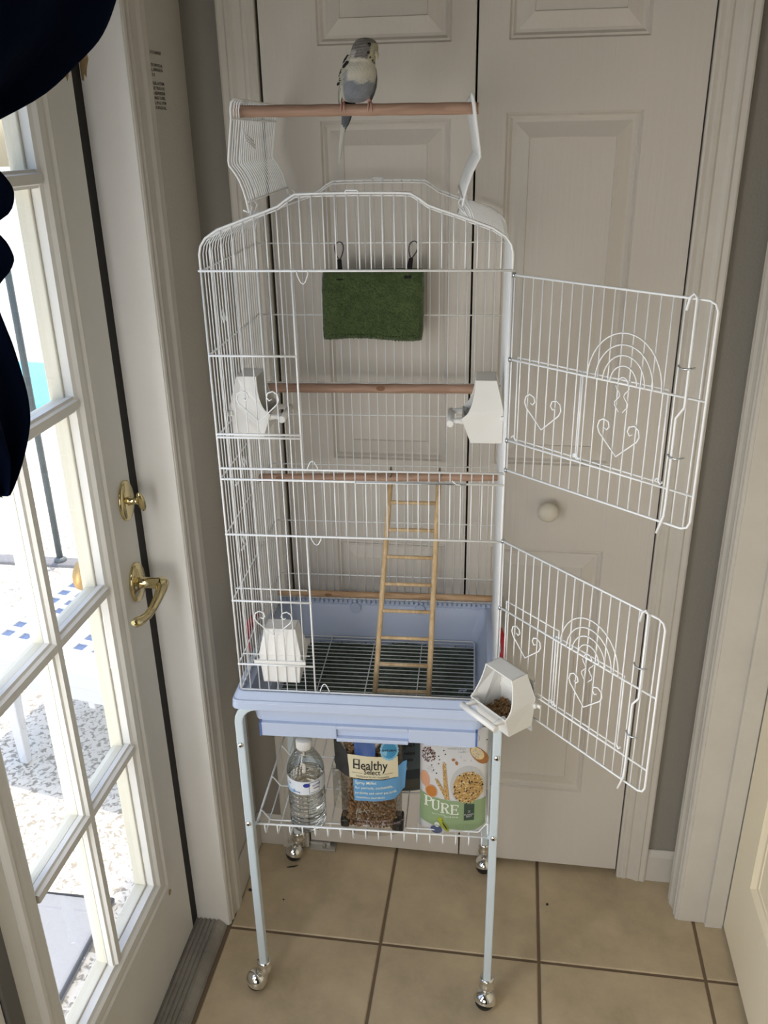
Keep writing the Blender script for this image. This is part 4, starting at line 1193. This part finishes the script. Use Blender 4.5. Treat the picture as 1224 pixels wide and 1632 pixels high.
# PURE in slab serif capitals
q = MB()
def glyph(ch, a, b_, w_, h):
    t_ = .0042; e = .0020
    P_ = lambda x0, y0, x1, y1: poly(q, pf_, [(a + x0, b_ + y0), (a + x1, b_ + y0), (a + x1, b_ + y1), (a + x0, b_ + y1)], 0, .0016)
    def bowl(x0, y0, y1, rx):
        cy_ = (y0 + y1) / 2; ry = (y1 - y0) / 2; k = 8
        rows = [[], []]
        for i in range(k + 1):
            t2 = -PI / 2 + PI * i / k
            rows[0].append(pf_(a + x0 + rx * math.cos(t2), b_ + cy_ + ry * math.sin(t2), .0016)); rows[1].append(pf_(a + x0 + max(rx - t_ * .8, 0) * math.cos(t2), b_ + cy_ + (ry - e) * math.sin(t2), .0016))
        q.grid(rows, 0, False)
    if ch in 'PRE':
        P_(.001, 0, .001 + t_, h); P_(-.001, 0, .001 + t_ + .002, e); P_(-.001, h - e, .001 + t_, h)
    if ch in 'PR':
        P_(.001, h - e, w_ * .5, h); P_(.001, h * .47, w_ * .5, h * .47 + e); bowl(w_ * .5, h * .47, h, w_ * .5)
    if ch == 'R':
        poly(q, pf_, [(a + w_ * .42, b_ + h * .5), (a + w_ * .42 + t_, b_ + h * .5), (a + w_ + .001, b_), (a + w_ - t_ + .001, b_)], 0, .0016); P_(w_ - t_ - .001, 0, w_ + .002, e)
    if ch == 'E':
        P_(.001, 0, w_, e); P_(.001, h - e, w_, h); P_(.001, h * .47, w_ * .75, h * .47 + e); P_(w_ - e, 0, w_, h * .24); P_(w_ - e, h * .76, w_, h); P_(w_ * .75 - e * .6, h * .36, w_ * .75 + e * .4, h * .64)
    if ch == 'U':
        P_(.001, h * .3, .001 + t_, h); P_(-.001, h - e, .001 + t_ + .002, h); P_(w_ - e * 1.3, h * .3, w_, h); P_(w_ - e * 2.5, h - e, w_ + .0015, h)
        rows = [[], []]
        for i in range(9):
            t2 = PI + PI * i / 8; c_ = (w_ + .001) / 2
            rows[0].append(pf_(a + c_ + (w_ - .001) / 2 * math.cos(t2), b_ + h * .3 + h * .3 * math.sin(t2), .0016)); rows[1].append(pf_(a + c_ + .0005 + ((w_ - .001) / 2 - t_ * .7) * math.cos(t2), b_ + h * .3 + (h * .3 - e * 1.3) * math.sin(t2), .0016))
        q.grid(rows, 0, False)
for ch, zx, zy in (('P', 140, 1105), ('U', 238, 1135), ('R', 372, 1160), ('E', 508, 1172)):
    a, b_ = pa(zx, zy); glyph(ch, a, b_ - .001, .0155, .0240)
for k, (s_, zx, zy, sz) in enumerate((('fancy food for', 245, 1195, .0048), ('you & birds', 420, 1215, .0058), )):
    a, b_ = pa(zx, zy); put_text(q, pf_, s_, sz, a, b_ - .001, 0, .0015)
q.build('lettering', WPR, band)
q = MB()
for s_, zx, zy in (('GRAIN', 700, 1350), ('FREE', 705, 1378)):
    a, b_ = pa(zx, zy); put_text(q, pf_, s_, .0046, a, b_ - .001, 0, .0015)
q.build('faint_lettering', mat('faint_green_print', (.40, .48, .34), .5), band)
q = MB()
# budgies printed at the foot of the bag
a, b_ = pa(310, 1400); disc(q, pf_, a, b_ - .002, .0115, .010, 0, .0017); a, b_ = pa(320, 1335); disc(q, pf_, a, b_, .0052, .0060, 1, .0021)
for dx in (-12, 14): a, b_ = pa(320 + dx, 1345); disc(q, pf_, a, b_, .0012, .0014, 3, .0024, 8)
a, b_ = pa(365, 1262); disc(q, pf_, a, b_, .0052, .0058, 2, .0017); a, b_ = pa(420, 1345); disc(q, pf_, a, b_, .0056, .0165, 2, .0016, rot=.55)
a, b_ = pa(432, 1345); disc(q, pf_, a, b_, .0014, .0110, 3, .0020, rot=.5); a, b_ = pa(392, 1268); disc(q, pf_, a, b_, .0009, .001, 3, .0021, 8)
q.build('printed_budgies', [BLU, WPR, YEL, BLK], band)
# upper artwork
q = MB()
a, b_ = pa(735, 800); disc(q, pf_, a, b_, .0335, .0425, 0, .0005, 28)
a, b_ = pa(770, 1000)
bowl_ = q.build('printed_bowl', PALE, PB_)
q = MB(); r_ = random.Random(9)
ca_, cb_ = pa(745, 825)
disc(q, pf_, ca_, cb_, .0290, .0345, 0, .0009, 26)
def sector_dot(cx_, cy_, rx, ry, n, sz, mis, d):
    for _ in range(n):
        t_, rr = r_.uniform(0, 2 * PI), math.sqrt(r_.random())
        a, b_ = cx_ + rx * rr * math.cos(t_), cy_ + ry * rr * math.sin(t_)
        if abs(a) > PW / 2 - .002: continue
        w_, h_, ro = r_.uniform(.6, 1.2) * sz, r_.uniform(.4, .8) * sz, r_.uniform(0, PI)
        disc(q, pf_, a, b_, w_, h_, r_.choice(mis), d + r_.uniform(0, .0003), 6, ro)
sector_dot(ca_, cb_, .0300, .0355, 330, .0021, (0, 0, 1, 2, 2, 3), .0012)
q.build('printed_grain', [BR1, BR2, BR3, BLK], bowl_, kind='stuff')
q = MB()
cx_, cy_ = pa(190, 460); sector_dot(cx_, cy_, .0135, .0165, 120, .0016, (0, 0, 1), .0009)
for zx, zy in ((400, 390), (422, 432), (330, 462), (342, 502), (332, 550), (235, 580), (262, 636), (303, 668), (985, 265), (268, 470)):
    a, b_ = pa(zx, zy); disc(q, pf_, a, b_, .0017, .0012, 1, .0010, 8, .6)
for zx, zy, ra, rb, ro in ((533, 488, .0035, .0028, .2), (578, 526, .0027, .0042, .3)):
    a, b_ = pa(zx, zy); disc(q, pf_, a, b_, ra, rb, 2, .0010, 14, ro)
q.build('printed_seeds', [MAR, BLK, SPN], PB_, kind='stuff')
q = MB()
for zx0, zy0, zx1, zy1, wd in ((402, 525, 455, 985, .0044), (300, 740, 465, 985, .0038)):
    a0, b0 = pa(zx0, zy0); a1, b1 = pa(zx1, zy1)
    rows = [[], []]
    for i in range(13):
        k = i / 12; w_ = wd * (1.05 - .35 * (1 - k)) * (1 if 0 < i else .35)
        rows[0].append(pf_(a0 + (a1 - a0) * k - w_, max(b0 + (b1 - b0) * k, .070), .0010)); rows[1].append(pf_(a0 + (a1 - a0) * k + w_, max(b0 + (b1 - b0) * k, .070), .0010))
    q.grid(rows, 0, False)
    for _ in range(90):
        k = r_.random(); a, b_ = a0 + (a1 - a0) * k + r_.uniform(-wd, wd) * .85, b0 + (b1 - b0) * k
        disc(q, pf_, a, b_, .0008, .0010, r_.choice((1, 2)), .0013, 6)
q.build('printed_millet', [BR1, BR2, BR3], PB_)
q = MB()
a, b_ = pa(140, 770); disc(q, pf_, max(a, -.0545), b_, .0092, .0170, 0, .0008, 24, .12)
a, b_ = pa(232, 905); disc(q, pf_, a, b_, .0120, .0142, 0, .0011, 24); disc(q, pf_, a + .0003, b_, .0102, .0122, 1, .0014, 24)
q.build('printed_eggs', [EGG, ORG], PB_)
q = MB()
a, b_ = pa(860, 420); disc(q, pf_, a + .004, b_ - .004, .0245, .0115, 0, .0009, 24, -.85); disc(q, pf_, a, b_ + .001, .0165, .0095, 1, .0012, 22, -.85)
sector_dot(a, b_ + .001, .0100, .0120, 70, .0016, (1, 2, 3), .0014)
q.build('printed_spoon', [SPN, BR3, PALE, GRY], PB_)
q = MB()
a, b_ = pa(290, 230); disc(q, pf_, a, b_, .0250, .0185, 0, .0008, 26); disc(q, pf_, a, b_ + .001, .0225, .0160, 1, .0011, 26)
a, b_ = pa(135, 245); disc(q, pf_, a, b_, .0060, .0045, 2, .0013, 12, -.8)
q.build('printed_dish', [PALE, mat('pale_yellow_print', (.55, .55, .36), .5), YEL], PB_)
q = MB()
for s_, sz, zx, zy in (('tasty', .0062, 560, 335), ('vegetables & grains', .0046, 440, 368), ('fruits', .0040, 600, 405), ('no added', .0034, 170, 612), ('colours', .0034, 168, 640), ('or sugar', .0034, 180, 662), ('EU', .005, 662, 405), ('2x', .005, 668, 500), ('g', .005, 768, 500), ('k', .005, 630, 460)):
    a, b_ = pa(zx, zy); put_text(q, pf_, s_, sz, a, b_, 0, .0010)
a, b_ = pa(820, 240)
for k in range(24):
    t0, t1 = 2 * PI * k / 24, 2 * PI * (k + 1) / 24
    poly(q, pf_, [(a + .0095 * math.cos(t0), b_ + .0075 * math.sin(t0)), (a + .0095 * math.cos(t1), b_ + .0075 * math.sin(t1)), (a + .0085 * math.cos(t1), b_ + .0065 * math.sin(t1)), (a + .0085 * math.cos(t0), b_ + .0065 * math.sin(t0))], 0, .0010)
put_text(q, pf_, 'bird', .006, a, b_ - .002, 0, .0010, 0, 'CENTER')
q.build('lettering', GRY, PB_)

# --- clear millet bag (middle)
MW, MH = .1180, .226
MB_, mf = pouch('millet_bag', 'clear millet bag with a cream label reading Healthy Select', .2300, .028, .4195, MW, MH, .022, .05, FILM, taper=-.04, wrinkle=.0016)
LAB = mat('cream_label', (.66, .60, .42), .4); BLL = mat('sky_blue_label', (.12, .31, .55), .4); BL2 = mat('royal_blue_print', (.025, .075, .26), .35); MIL = mat('spray_millet', (.23, .125, .055), .85, var=.4, vscale=120); MIL2 = mat('spray_millet_pale', (.33, .20, .095), .85)
# contents: bunches of millet sprays
q = MB(); r_ = random.Random(21)
for cx_, wd in ((-.038, .013), (-.019, .014), (.000, .014), (.019, .014), (.038, .012)):
    for k in range(340):
        b_ = r_.uniform(.004, .205); t_ = r_.uniform(0, 2 * PI); rr = wd * math.sqrt(r_.uniform(.4, 1)) * (.85 + .15 * math.sin(b_ * 60 + cx_ * 90))
        c = (cx_ + rr * math.cos(t_) * .8 + .004 * math.sin(b_ * 30 + cx_ * 50), .05 * b_ + .006 + rr * math.sin(t_) * .55, b_)
        q.ball(c, r_.uniform(.0022, .0038), 6, r_.choice((0, 0, 1)))
q.build('millet_sprays', [MIL, MIL2], MB_, kind='stuff')
def ma(zx, zy): return ((520 + zx / 7.2 - 588) * .001215, (1160 + zy / 7.2 - 1336) * -.00148)
q = MB()
poly_ = lambda pts, mi, d, g=10: None
def quad_print(pts, mi, d, n=10, m_=6, fn=mf):
    (a0, b0), (a1, b1), (a2, b2), (a3, b3) = pts
    rows = []
    for j in range(m_ + 1):
        t_ = j / m_
        rows.append([fn((a0 + (a1 - a0) * i / n) * (1 - t_) + (a3 + (a2 - a3) * i / n) * t_, (b0 + (b1 - b0) * i / n) * (1 - t_) + (b3 + (b2 - b3) * i / n) * t_, d) for i in range(n + 1)])
    q.grid(rows, mi, True)
quad_print([ma(260, 608), ma(800, 600), ma(790, 380), ma(238, 372)], 0, .0022)
hl = q.build('cream_label', LAB, MB_)
q = MB()
a, b_ = ma(300, 500); put_text(q, mf, 'Healthy', .0262, a - .001, b_ - .0015, 0, .0028, .0003, sx=.80)
a, b_ = ma(420, 558); put_text(q, mf, 'Select', .0150, a, b_, 0, .0028, .0002, sx=.86)
a, b_ = ma(335, 592); put_text(q, mf, 'PASSIONATE PET PARENTS', .0052, a, b_, 0, .0028, 0, sx=.98)
for zx0, zx1 in ((288, 405), (620, 740)):
    a0, b0 = ma(zx0, 552); a1, _b = ma(zx1, 552); poly(q, mf, [(a0, b0), (a1, b0), (a1, b0 + .0007), (a0, b0 + .0007)], 0, .0028)
# serifs on the capital H
for zx in (310, 348):
    for zy in (415, 500):
        a, b_ = ma(zx, zy); poly(q, mf, [(a - .001, b_ - .0006), (a + .0055, b_ - .0006), (a + .0055, b_ + .0006), (a - .001, b_ + .0006)], 0, .0029)
q.build('lettering', INK, hl)
q = MB()
quad_print([ma(308, 848), ma(760, 832), ma(800, 606), ma(300, 622)], 0, .0019)
quad_print([ma(760, 832), ma(868, 748), ma(890, 440), ma(798, 480)], 0, .0019, 4)
bl = q.build('blue_label', BLL, MB_)
q = MB()
for s_, zx, zy, sz in (('Spray Millet', 322, 662, .0085), ('for parrots, cockatiels,', 322, 712, .0078), ('parakeets and other pet birds', 318, 768, .0074), ('INGREDIENTS: SPRAY MILLET', 330, 815, .0048)):
    a, b_ = ma(zx, zy); put_text(q, mf, s_, sz, a, b_, 0, .0026, .0001, rot=.03, sx=.88 if sz < .0076 else 1.)
q.build('lettering', WPR, bl)
q = MB()
quad_print([ma(325, 385), ma(548, 372), ma(540, 120), ma(292, 125)], 0, .0017, 8)
q.build('blue_stripe', BL2, MB_)
q = MB()
a, b_ = ma(700, 312)
pts = [(a + (.0162 + .0013 * (k % 2)) * math.cos(2 * PI * k / 36), b_ + (.0200 + .0016 * (k % 2)) * math.sin(2 * PI * k / 36)) for k in range(36)]
q.add([mf(a, b_, .0032)] + [mf(x_, y_, .0032) for x_, y_ in pts], [(0, 1 + k, 1 + (k + 1) % 36) for k in range(36)], 0)
disc(q, mf, a, b_, .0135, .0166, 1, .0036, 28)
put_text(q, mf, 'NATURAL', .0062, a, b_ - .0022, 2, .0040, .0001, 'CENTER')
q.build('round_badge', [mat('badge_rim', (.22, .46, .62), .35), mat('badge_blue', (.05, .24, .42), .35), INK], MB_)
q = MB()
quad_print([ma(95, 585), ma(250, 615), ma(250, 380), ma(80, 190)], 0, .0012, 5)
disc(q, mf, *ma(150, 480), .012, .018, 0, .0014)
q.build('black_print', BLK, MB_)
q = MB()
for s_, zx, zy in (('NOT FOR ALL PET BIRDS', 330, 1085), ('STORE IN A COOL DRY PLACE FROM', 300, 1130)):
    a, b_ = ma(zx, zy); put_text(q, mf, s_, .0058, a, b_, 0, .0020)
q.build('lettering', mat('dusky_print', (.42, .32, .34), .5), MB_)
BF = mat('black_film', (.012, .012, .013), .3)
q = MB(); q.box((.040, -.006, .0), (.062, .030, .026)); q.build('bottom_gusset', BF, MB_, bevel=.004)
q = MB(); q.box((-.064, -.000, .0), (-.046, .030, .020)); q.build('bottom_gusset', BF, MB_, bevel=.004)

# --- slate bag behind
SB, sf = pouch('slate_bag', 'dark slate bag with black lettering, behind the millet bag', .2700, .150, .4225, .105, .21, .014, .05, mat('slate_film', (.085, .115, .135), .4))
q = MB()
strip(q, sf, -.0520, .0520, lambda s_: .004, lambda s_: .030, 0, .0006); sb2 = q.build('olive_band', mat('olive_grey_film', (.085, .088, .072), .45), SB)
q = MB()
strip(q, sf, -.0515, .0515, lambda s_: .031, lambda s_: .054, 0, .0008); q.build('navy_band', mat('slate_navy_film', (.03, .045, .06), .4), SB)
q = MB()
for s_, a, b_, sz in (('ralize', .0150, .0925, .0105), ('aste', .0165, .0770, .0105), ('aking S', .0145, .1125, .0080)):
    put_text(q, sf, s_, sz, a, b_, 0, .0012, .0002)
poly(q, sf, [(.0120, .1065), (.0510, .1065), (.0510, .1073), (.0120, .1073)], 0, .0012); poly(q, sf, [(.0220, .124), (.0420, .124), (.0420, .136), (.0220, .136)], 0, .0012)
q.build('lettering', INK, SB)
q = MB(); a, b_ = .0135, .060
for k in range(20):
    t0, t1 = 2 * PI * k / 20, 2 * PI * (k + 1) / 20
    poly(q, sf, [(a + .0085 * math.cos(t0), b_ + .0085 * math.sin(t0)), (a + .0085 * math.cos(t1), b_ + .0085 * math.sin(t1)), (a + .0060 * math.cos(t1), b_ + .0060 * math.sin(t1)), (a + .0060 * math.cos(t0), b_ + .0060 * math.sin(t0))], 0, .0016)
q.build('printed_ring', GRY, SB)

# --- small clear crumpled sachet between bottle and millet bag
CS = cthing('plastic_sachet', 'small crumpled clear plastic sachet wedged between bottle and millet bag', 'sachet', .1600, .082, .4225)
q = MB(); rows_f, rows_b = [], []
for j in range(21):
    rf, rb = [], []
    for i in range(11):
        s_, t_ = i / 10, j / 20
        e = math.sin(PI * s_) ** .5 * math.sin(PI * min(1, .15 + t_ * .84)) ** .5
        x_ = (s_ - .5) * .030; z_ = t_ * .100
        wv = .0035 * noise.noise((s_ * 5, t_ * 9, 4.))
        rf.append((x_, -.009 * e + wv, z_)); rb.append((x_, .009 * e + wv, z_))
    rows_f.append(rf); rows_b.append(rb)
q.grid([f + list(reversed(k_)) for f, k_ in zip(rows_f, rows_b)], 0, True, close_u=True)
q.build('sachet_film', PET, CS)
q = MB(); q.box((-.016, -.002, .098), (.016, .002, .106)); q.build('sachet_seal', PET, CS, bevel=.001)

# ------------------------------------------------------------------ scraps on the floor
def scrap(name, label, x_, y_, pts, colr, h=.002, cat='scrap'):
    q = MB(); n = len(pts)
    q.add([(a, b_, .0004) for a, b_ in pts] + [(a * .8, b_ * .8, h) for a, b_ in pts], [tuple(range(n, 2 * n))] + [(i, (i + 1) % n, n + (i + 1) % n, n + i) for i in range(n)])
    o = q.build(name, mat(name + '_mat', colr, .8)); o.location = (x_, y_, 0); tag(o, label, cat); return o
scrap('feather_scrap', 'thin dark feather lying on the tile near the back left caster', -.4130, -.081, [(-.014, -.004), (-.006, -.0035), (.006, .0), (.015, .0065), (.004, .003), (-.006, .0005)], (.02, .014, .012))
scrap('dark_crumb', 'single dark crumb on the tile to the right of the cage', .2177, -.1167, blob(8, .0032, .003, 1), (.02, .015, .012), .003, 'crumb')
scrap('lint_speck', 'dark lint speck at the foot of the left wall', -.4970, -.166, blob(9, .004, .0035, 2), (.03, .024, .02), .004, 'lint')
scrap('small_crumb', 'tiny brown crumb on the tile between the cage and the left wall', -.4086, -.1835, blob(8, .0022, .002, 4), (.05, .035, .025), .002, 'crumb')
for k, (x_, y_) in enumerate(((-.46, -.030), (-.435, -.022), (-.40, -.035))):
    pass

# ------------------------------------------------------------------ budgerigar
BD = cthing('budgie', 'grey, cream and blue budgie sitting on the topmost perch', 'bird', .2340, .060, 1.7290)
bo = (.2340, .060, 1.7290)
UX = lambda px: .2345 + (px - 570) * .000905
UZ = lambda py: 1.7283 + (165 - py) * .000787
ST_ = [(164.5, 566, 6, .061), (162, 566, 15, .061), (157, 567, 21.5, .060), (149, 568.5, 25, .059), (139, 570, 26.5, .0575), (128, 572, 27.5, .0560), (117, 573, 27.5, .0545), (107, 574, 25.5, .0535), (99, 577, 22.5, .0530), (92, 580, 21, .0525), (85, 583, 20.8, .0515), (78, 584.5, 20.3, .0510), (72, 585, 18.5, .0510), (67, 585, 15, .0512), (63.5, 584, 9.5, .0515), (62, 584, 2, .0518)]
def cat_spline(k):
    i = min(int(k), len(ST_) - 2); f = k - i
    P_ = [ST_[max(0, min(len(ST_) - 1, i + d))] for d in (-1, 0, 1, 2)]
    return [.5 * (2 * P_[1][c] + (P_[2][c] - P_[0][c]) * f + (2 * P_[0][c] - 5 * P_[1][c] + 4 * P_[2][c] - P_[3][c]) * f * f + (3 * P_[1][c] - P_[0][c] - 3 * P_[2][c] + P_[3][c]) * f ** 3) for c in range(4)]
rows, cols = [], []
NS, NA = 64, 40
for j in range(NS + 1):
    py, pcx, hw_, v_ = cat_spline((len(ST_) - 1) * j / NS)
    hw_ = max(hw_, .5)
    row = []
    for i in range(NA):
        a = 2 * PI * i / NA
        ca, sa = math.cos(a), math.sin(a)
        dep = hw_ * (.86 if py > 98 else .98) * (1.06 if sa < 0 else .95)
        rr = 1 + .018 * noise.noise((pcx * .08 + ca * 3, py * .09, sa * 3))
        row.append((UX(pcx) + ca * hw_ * .000905 * rr, v_ + sa * dep * .000905 * rr, UZ(py)))
        # plumage colours
        nz = noise.noise((ca * 2.5, py * .10, sa * 2.5)) * 4
        if py < 101 + 5 * ca - 7 * (-sa) + nz * .6:   # head and nape
            c_ = Vector((.150, .143, .135))
            if py < 70: c_ = Vector((.20, .19, .18))
            if ca < -.55 and py > 82: c_ = Vector((.42, .40, .36))
            if ca > .55 and 72 < py < 100: c_ = Vector((.42, .395, .28))
            bar = math.sin(py * 1.35 + ca * 2)
            if sa > .1 or ca < .1: c_ = c_ * (1.0 + .35 * (bar > .2) - .25 * (bar < -.4))
        elif py < 131 + nz * 2.2 + 3 * ca:
            c_ = Vector((.56, .54, .465)) * (1 + .03 * nz)
            if ca < -.55 and py > 112: c_ = Vector((.30, .31, .325))
            k2 = max(0, min(1, (py - 123) / 9)); c_ = c_ * (1 - k2 * .35) + Vector((.205, .222, .255)) * k2 * .35
        else:
            c_ = Vector((.205, .222, .255)) * (1 + .06 * nz)
            if ca < -.72: c_ = Vector((.52, .50, .42))
            if py > 158: c_ = c_ * .8
        cols.append(tuple(c_) + (1,))
    rows.append(row)
q = MB(bo); q.grid(rows, 0, True, close_u=True)
BM = mat('budgie_plumage', (.4, .4, .38), .85, bump=.5, bscale=420, sheen=.2)
at = BM.node_tree.nodes.new('ShaderNodeVertexColor'); at.layer_name = 'plumage'
BM.node_tree.links.new(at.outputs[0], BM.node_tree.nodes['Principled BSDF'].inputs['Base Color'])
body = q.build('body', BM, BD)
ca_ = body.data.color_attributes.new('plumage', 'FLOAT_COLOR', 'POINT')
for i, c_ in enumerate(cols): ca_.data[i].color = c_
# wings: folded along the flanks, with barred coverts
WHT = mat('feather_cream', (.52, .50, .42), .85); BLKF = mat('feather_black', (.018, .017, .017), .8); GRF = mat('feather_slate', (.10, .115, .13), .75); PLF = mat('feather_pale', (.50, .50, .45), .85)
def feather(q, p0, p1, wd, nrm, mi, bend=.0, n=6):
    p0, p1, nrm = Vector(p0), Vector(p1), Vector(nrm).normalized()
    ax_ = p1 - p0; sd = ax_.cross(nrm).normalized()
    top, bot = [], []
    for k in range(n + 1):
        t_ = k / n; w_ = wd * (math.sin(PI * min(1, .22 + .78 * t_)) ** .6 if t_ < 1 else .08)
        c_ = p0 + ax_ * t_ + nrm * bend * math.sin(PI * t_)
        top.append((c_ - sd * w_, c_ + nrm * wd * .18, c_ + sd * w_)); bot.append(c_ - nrm * .0004)
    q.grid(top, mi, True)
    q.grid([[a - nrm * .0005, b_ - nrm * .0005, c2 - nrm * .0005] for a, b_, c2 in top], mi, True)
def body_v(px_, py):
    k = min(range(0, 201), key=lambda j: abs(cat_spline((len(ST_) - 1) * j / 200)[0] - py))
    _y, pcx, hw_, v_ = cat_spline((len(ST_) - 1) * k / 200)
    dx = max(-.97, min(.97, (px_ - pcx) / max(hw_, 1)))
    return v_ - math.sqrt(1 - dx * dx) * hw_ * (.86 if py > 98 else .98) * 1.06 * .000905
def wing(sg):
    q = MB(bo)
    base = [(98, 557 if sg < 0 else 596, .056), (112, 549.5 if sg < 0 else 598, .060), (126, 545.5 if sg < 0 else 598.5, .064), (140, 542.5 if sg < 0 else 597, .067), (152, 541.5 if sg < 0 else 594, .069), (166, 541 if sg < 0 else 589, .071)]
    rows = []
    for k, (py, px_, v_) in enumerate(base):
        w_ = [4, 7.5, 8, 7, 5, 1.5][k] * .0009
        row = []
        for i in range(12):
            a = 2 * PI * i / 12
            row.append((UX(px_) + w_ * .55 * math.cos(a) - sg * .0015, v_ + w_ * 1.5 * math.sin(a), UZ(py)))
        rows.append(row)
    q.grid(rows, 0, True, close_u=True)
    wg = q.build('wing', GRF if sg > 0 else WHT, BD)
    if sg < 0:
        r2 = random.Random(8)
        for k in range(26):
            t_ = k / 25
            py = 92 + 42 * t_; px_ = 558.5 - 13.5 * t_ ** .75 + r2.uniform(-2.2, 2.8)
            q = MB(bo)
            vv = body_v(max(px_, 547), py) - .0022
            p0 = (UX(px_ + 2.2), vv + .0006, UZ(py - 3)); p1 = (UX(px_ - 3.4), vv - .0004, UZ(py + 4.5))
            feather(q, p0, p1, .0027, (-.6, -.8, .1), 0 if k % 2 == 0 else 1); q.build('covert_feather', [BLKF, WHT], wg)
        for k in range(5):
            q = MB(bo); p0 = (UX(545 + k * 1.2), .0475 + .003 * (4 - k), UZ(126 + 2 * k)); p1 = (UX(538 + k * 1.1), .0540 + .004 * (4 - k), UZ(167 - k)); feather(q, p0, p1, .0026, (-.6, -.8, 0), 1 - (k == 0 or k == 3), .001); q.build('flight_feather', [BLKF, WHT], wg)
wing(-1); wing(1)
# tail
q = MB(bo)
for k, (x0, x1, y1, wd, mi) in enumerate(((549, 540.5, 222, .0036, 0), (555, 541.5, 219, .0040, 0), (560, 544, 212, .0034, 0), (563, 549, 203, .0026, 1))):
    feather(q, (UX(x0), .0705 + .001 * k, UZ(160)), (UX(x1), .0800 + .0008 * k, UZ(y1)), wd, (-.1, -1, .1), mi, .001, 8)
q.build('tail', [GRF, BLKF], BD)
q = MB(bo)
for x0, x1, y1, wd in ((548, 531.5, 272, .0030), (550, 534, 262, .0026), (546, 535.5, 250, .0028)):
    feather(q, (UX(x0), .0735, UZ(165)), (UX(x1), .0840, UZ(y1)), wd, (-.1, -1, .1), 0, .001, 10)
q.build('tail_feather', PLF, BD)
# face
hc = Vector((UX(584.5), .0512, UZ(80)))
q = MB(bo); fd = Vector((.80, -.55, -.25)).normalized()
bc = Vector((UX(602.5), .0400, UZ(90)))
rows = []
for k in range(9):
    t_ = k / 8
    c_ = bc + Vector((.0012 * math.sin(t_ * 2.2) + .0008, -.0016 * math.sin(t_ * 2.2), -.0088 * t_ + .002))
    w_ = .0030 * (1 - t_ ** 1.7) + .0003
    rows.append([tuple(c_ + Vector((w_ * math.cos(2 * PI * i / 10) * .8, w_ * math.sin(2 * PI * i / 10), w_ * .4 * math.cos(2 * PI * i / 10)))) for i in range(10)])
q.grid(rows, 0, True, close_u=True); q.build('beak', mat('beak_horn', (.45, .40, .25), .4), BD)
q = MB(bo); q.ball(bc + Vector((.0006, -.0004, .0034)), .0027, 12, sc=(1, 1, .7)); q.build('cere', mat('cere_pale', (.40, .36, .33), .5), BD)
def surf(px_, py):
    k0 = min(range(NS + 1), key=lambda j: abs(rows_b_[j] - py)); return k0
for px_, py, r_e in ((593, 74.5, .0026),):
    st = min(ST_, key=lambda s_: abs(s_[0] - py)); dx = (px_ - st[1]) / st[2]
    vv = st[3] - math.sqrt(max(0, 1 - dx * dx)) * st[2] * .98 * 1.06 * .000905
    q = MB(bo); q.ball((UX(px_), vv, UZ(py)), r_e * 1.35, 14, sc=(1, .35, 1)); ey = q.build('eye_ring', mat('eye_ring_grey', (.33, .31, .28), .6), BD)
    q = MB(bo); q.ball((UX(px_), vv - .0008, UZ(py)), r_e, 16, sc=(1, .7, 1)); q.build('eye', mat('eye_black', (.006, .006, .007), .08), BD)
st = ST_[11]
q = MB(bo); q.ball((UX(590), .0660, UZ(75)), .0024, 12, sc=(1, .7, 1)); q.build('eye', mat('eye_black2', (.006, .006, .007), .08), BD)
for px_, py, rx in ((591.5, 87, .0022), (593.5, 94, .0016), (596.5, 98.5, .0015), (588, 91, .0011)):
    st = min(ST_, key=lambda s_: abs(s_[0] - py)); dx = (px_ - st[1]) / st[2]
    vv = st[3] - math.sqrt(max(0, 1 - dx * dx)) * st[2] * .98 * 1.06 * .000905
    q = MB(bo); q.ball((UX(px_), vv, UZ(py)), rx, 10, sc=(1, .4, .9)); q.build('throat_spot', BLKF, BD)
# feet clasping the perch
FOOT = mat('foot_pink', (.55, .32, .27), .6)
pcv, pcz, prr = .060, 1.7195, .0094
for x0 in (546.5, 589.5):
    q = MB(bo)
    u = UX(x0)
    q.tube([(u + (.002 if x0 < 560 else -.004), .0600, pcz + .016), (u, .0600, pcz + prr)], [.0030, .0022], 8)
    ft = q.build('foot', FOOT, BD)
    for du, back in ((-.0022, 0), (.0024, 0), (-.0018, 1), (.0020, 1)):
        q = MB(bo)
        a0, a1 = (PI / 2, PI * 1.12) if not back else (PI / 2, -.15)
        pts = [(u + du * (.5 + .8 * k / 7), pcv + prr * math.cos(a0 + (a1 - a0) * k / 7), pcz + prr * math.sin(a0 + (a1 - a0) * k / 7)) for k in range(8)]
        q.tube(pts, [.0015, .0015, .0014, .0014, .0013, .0012, .0010, .0005], 7); q.build('toe', FOOT, ft)
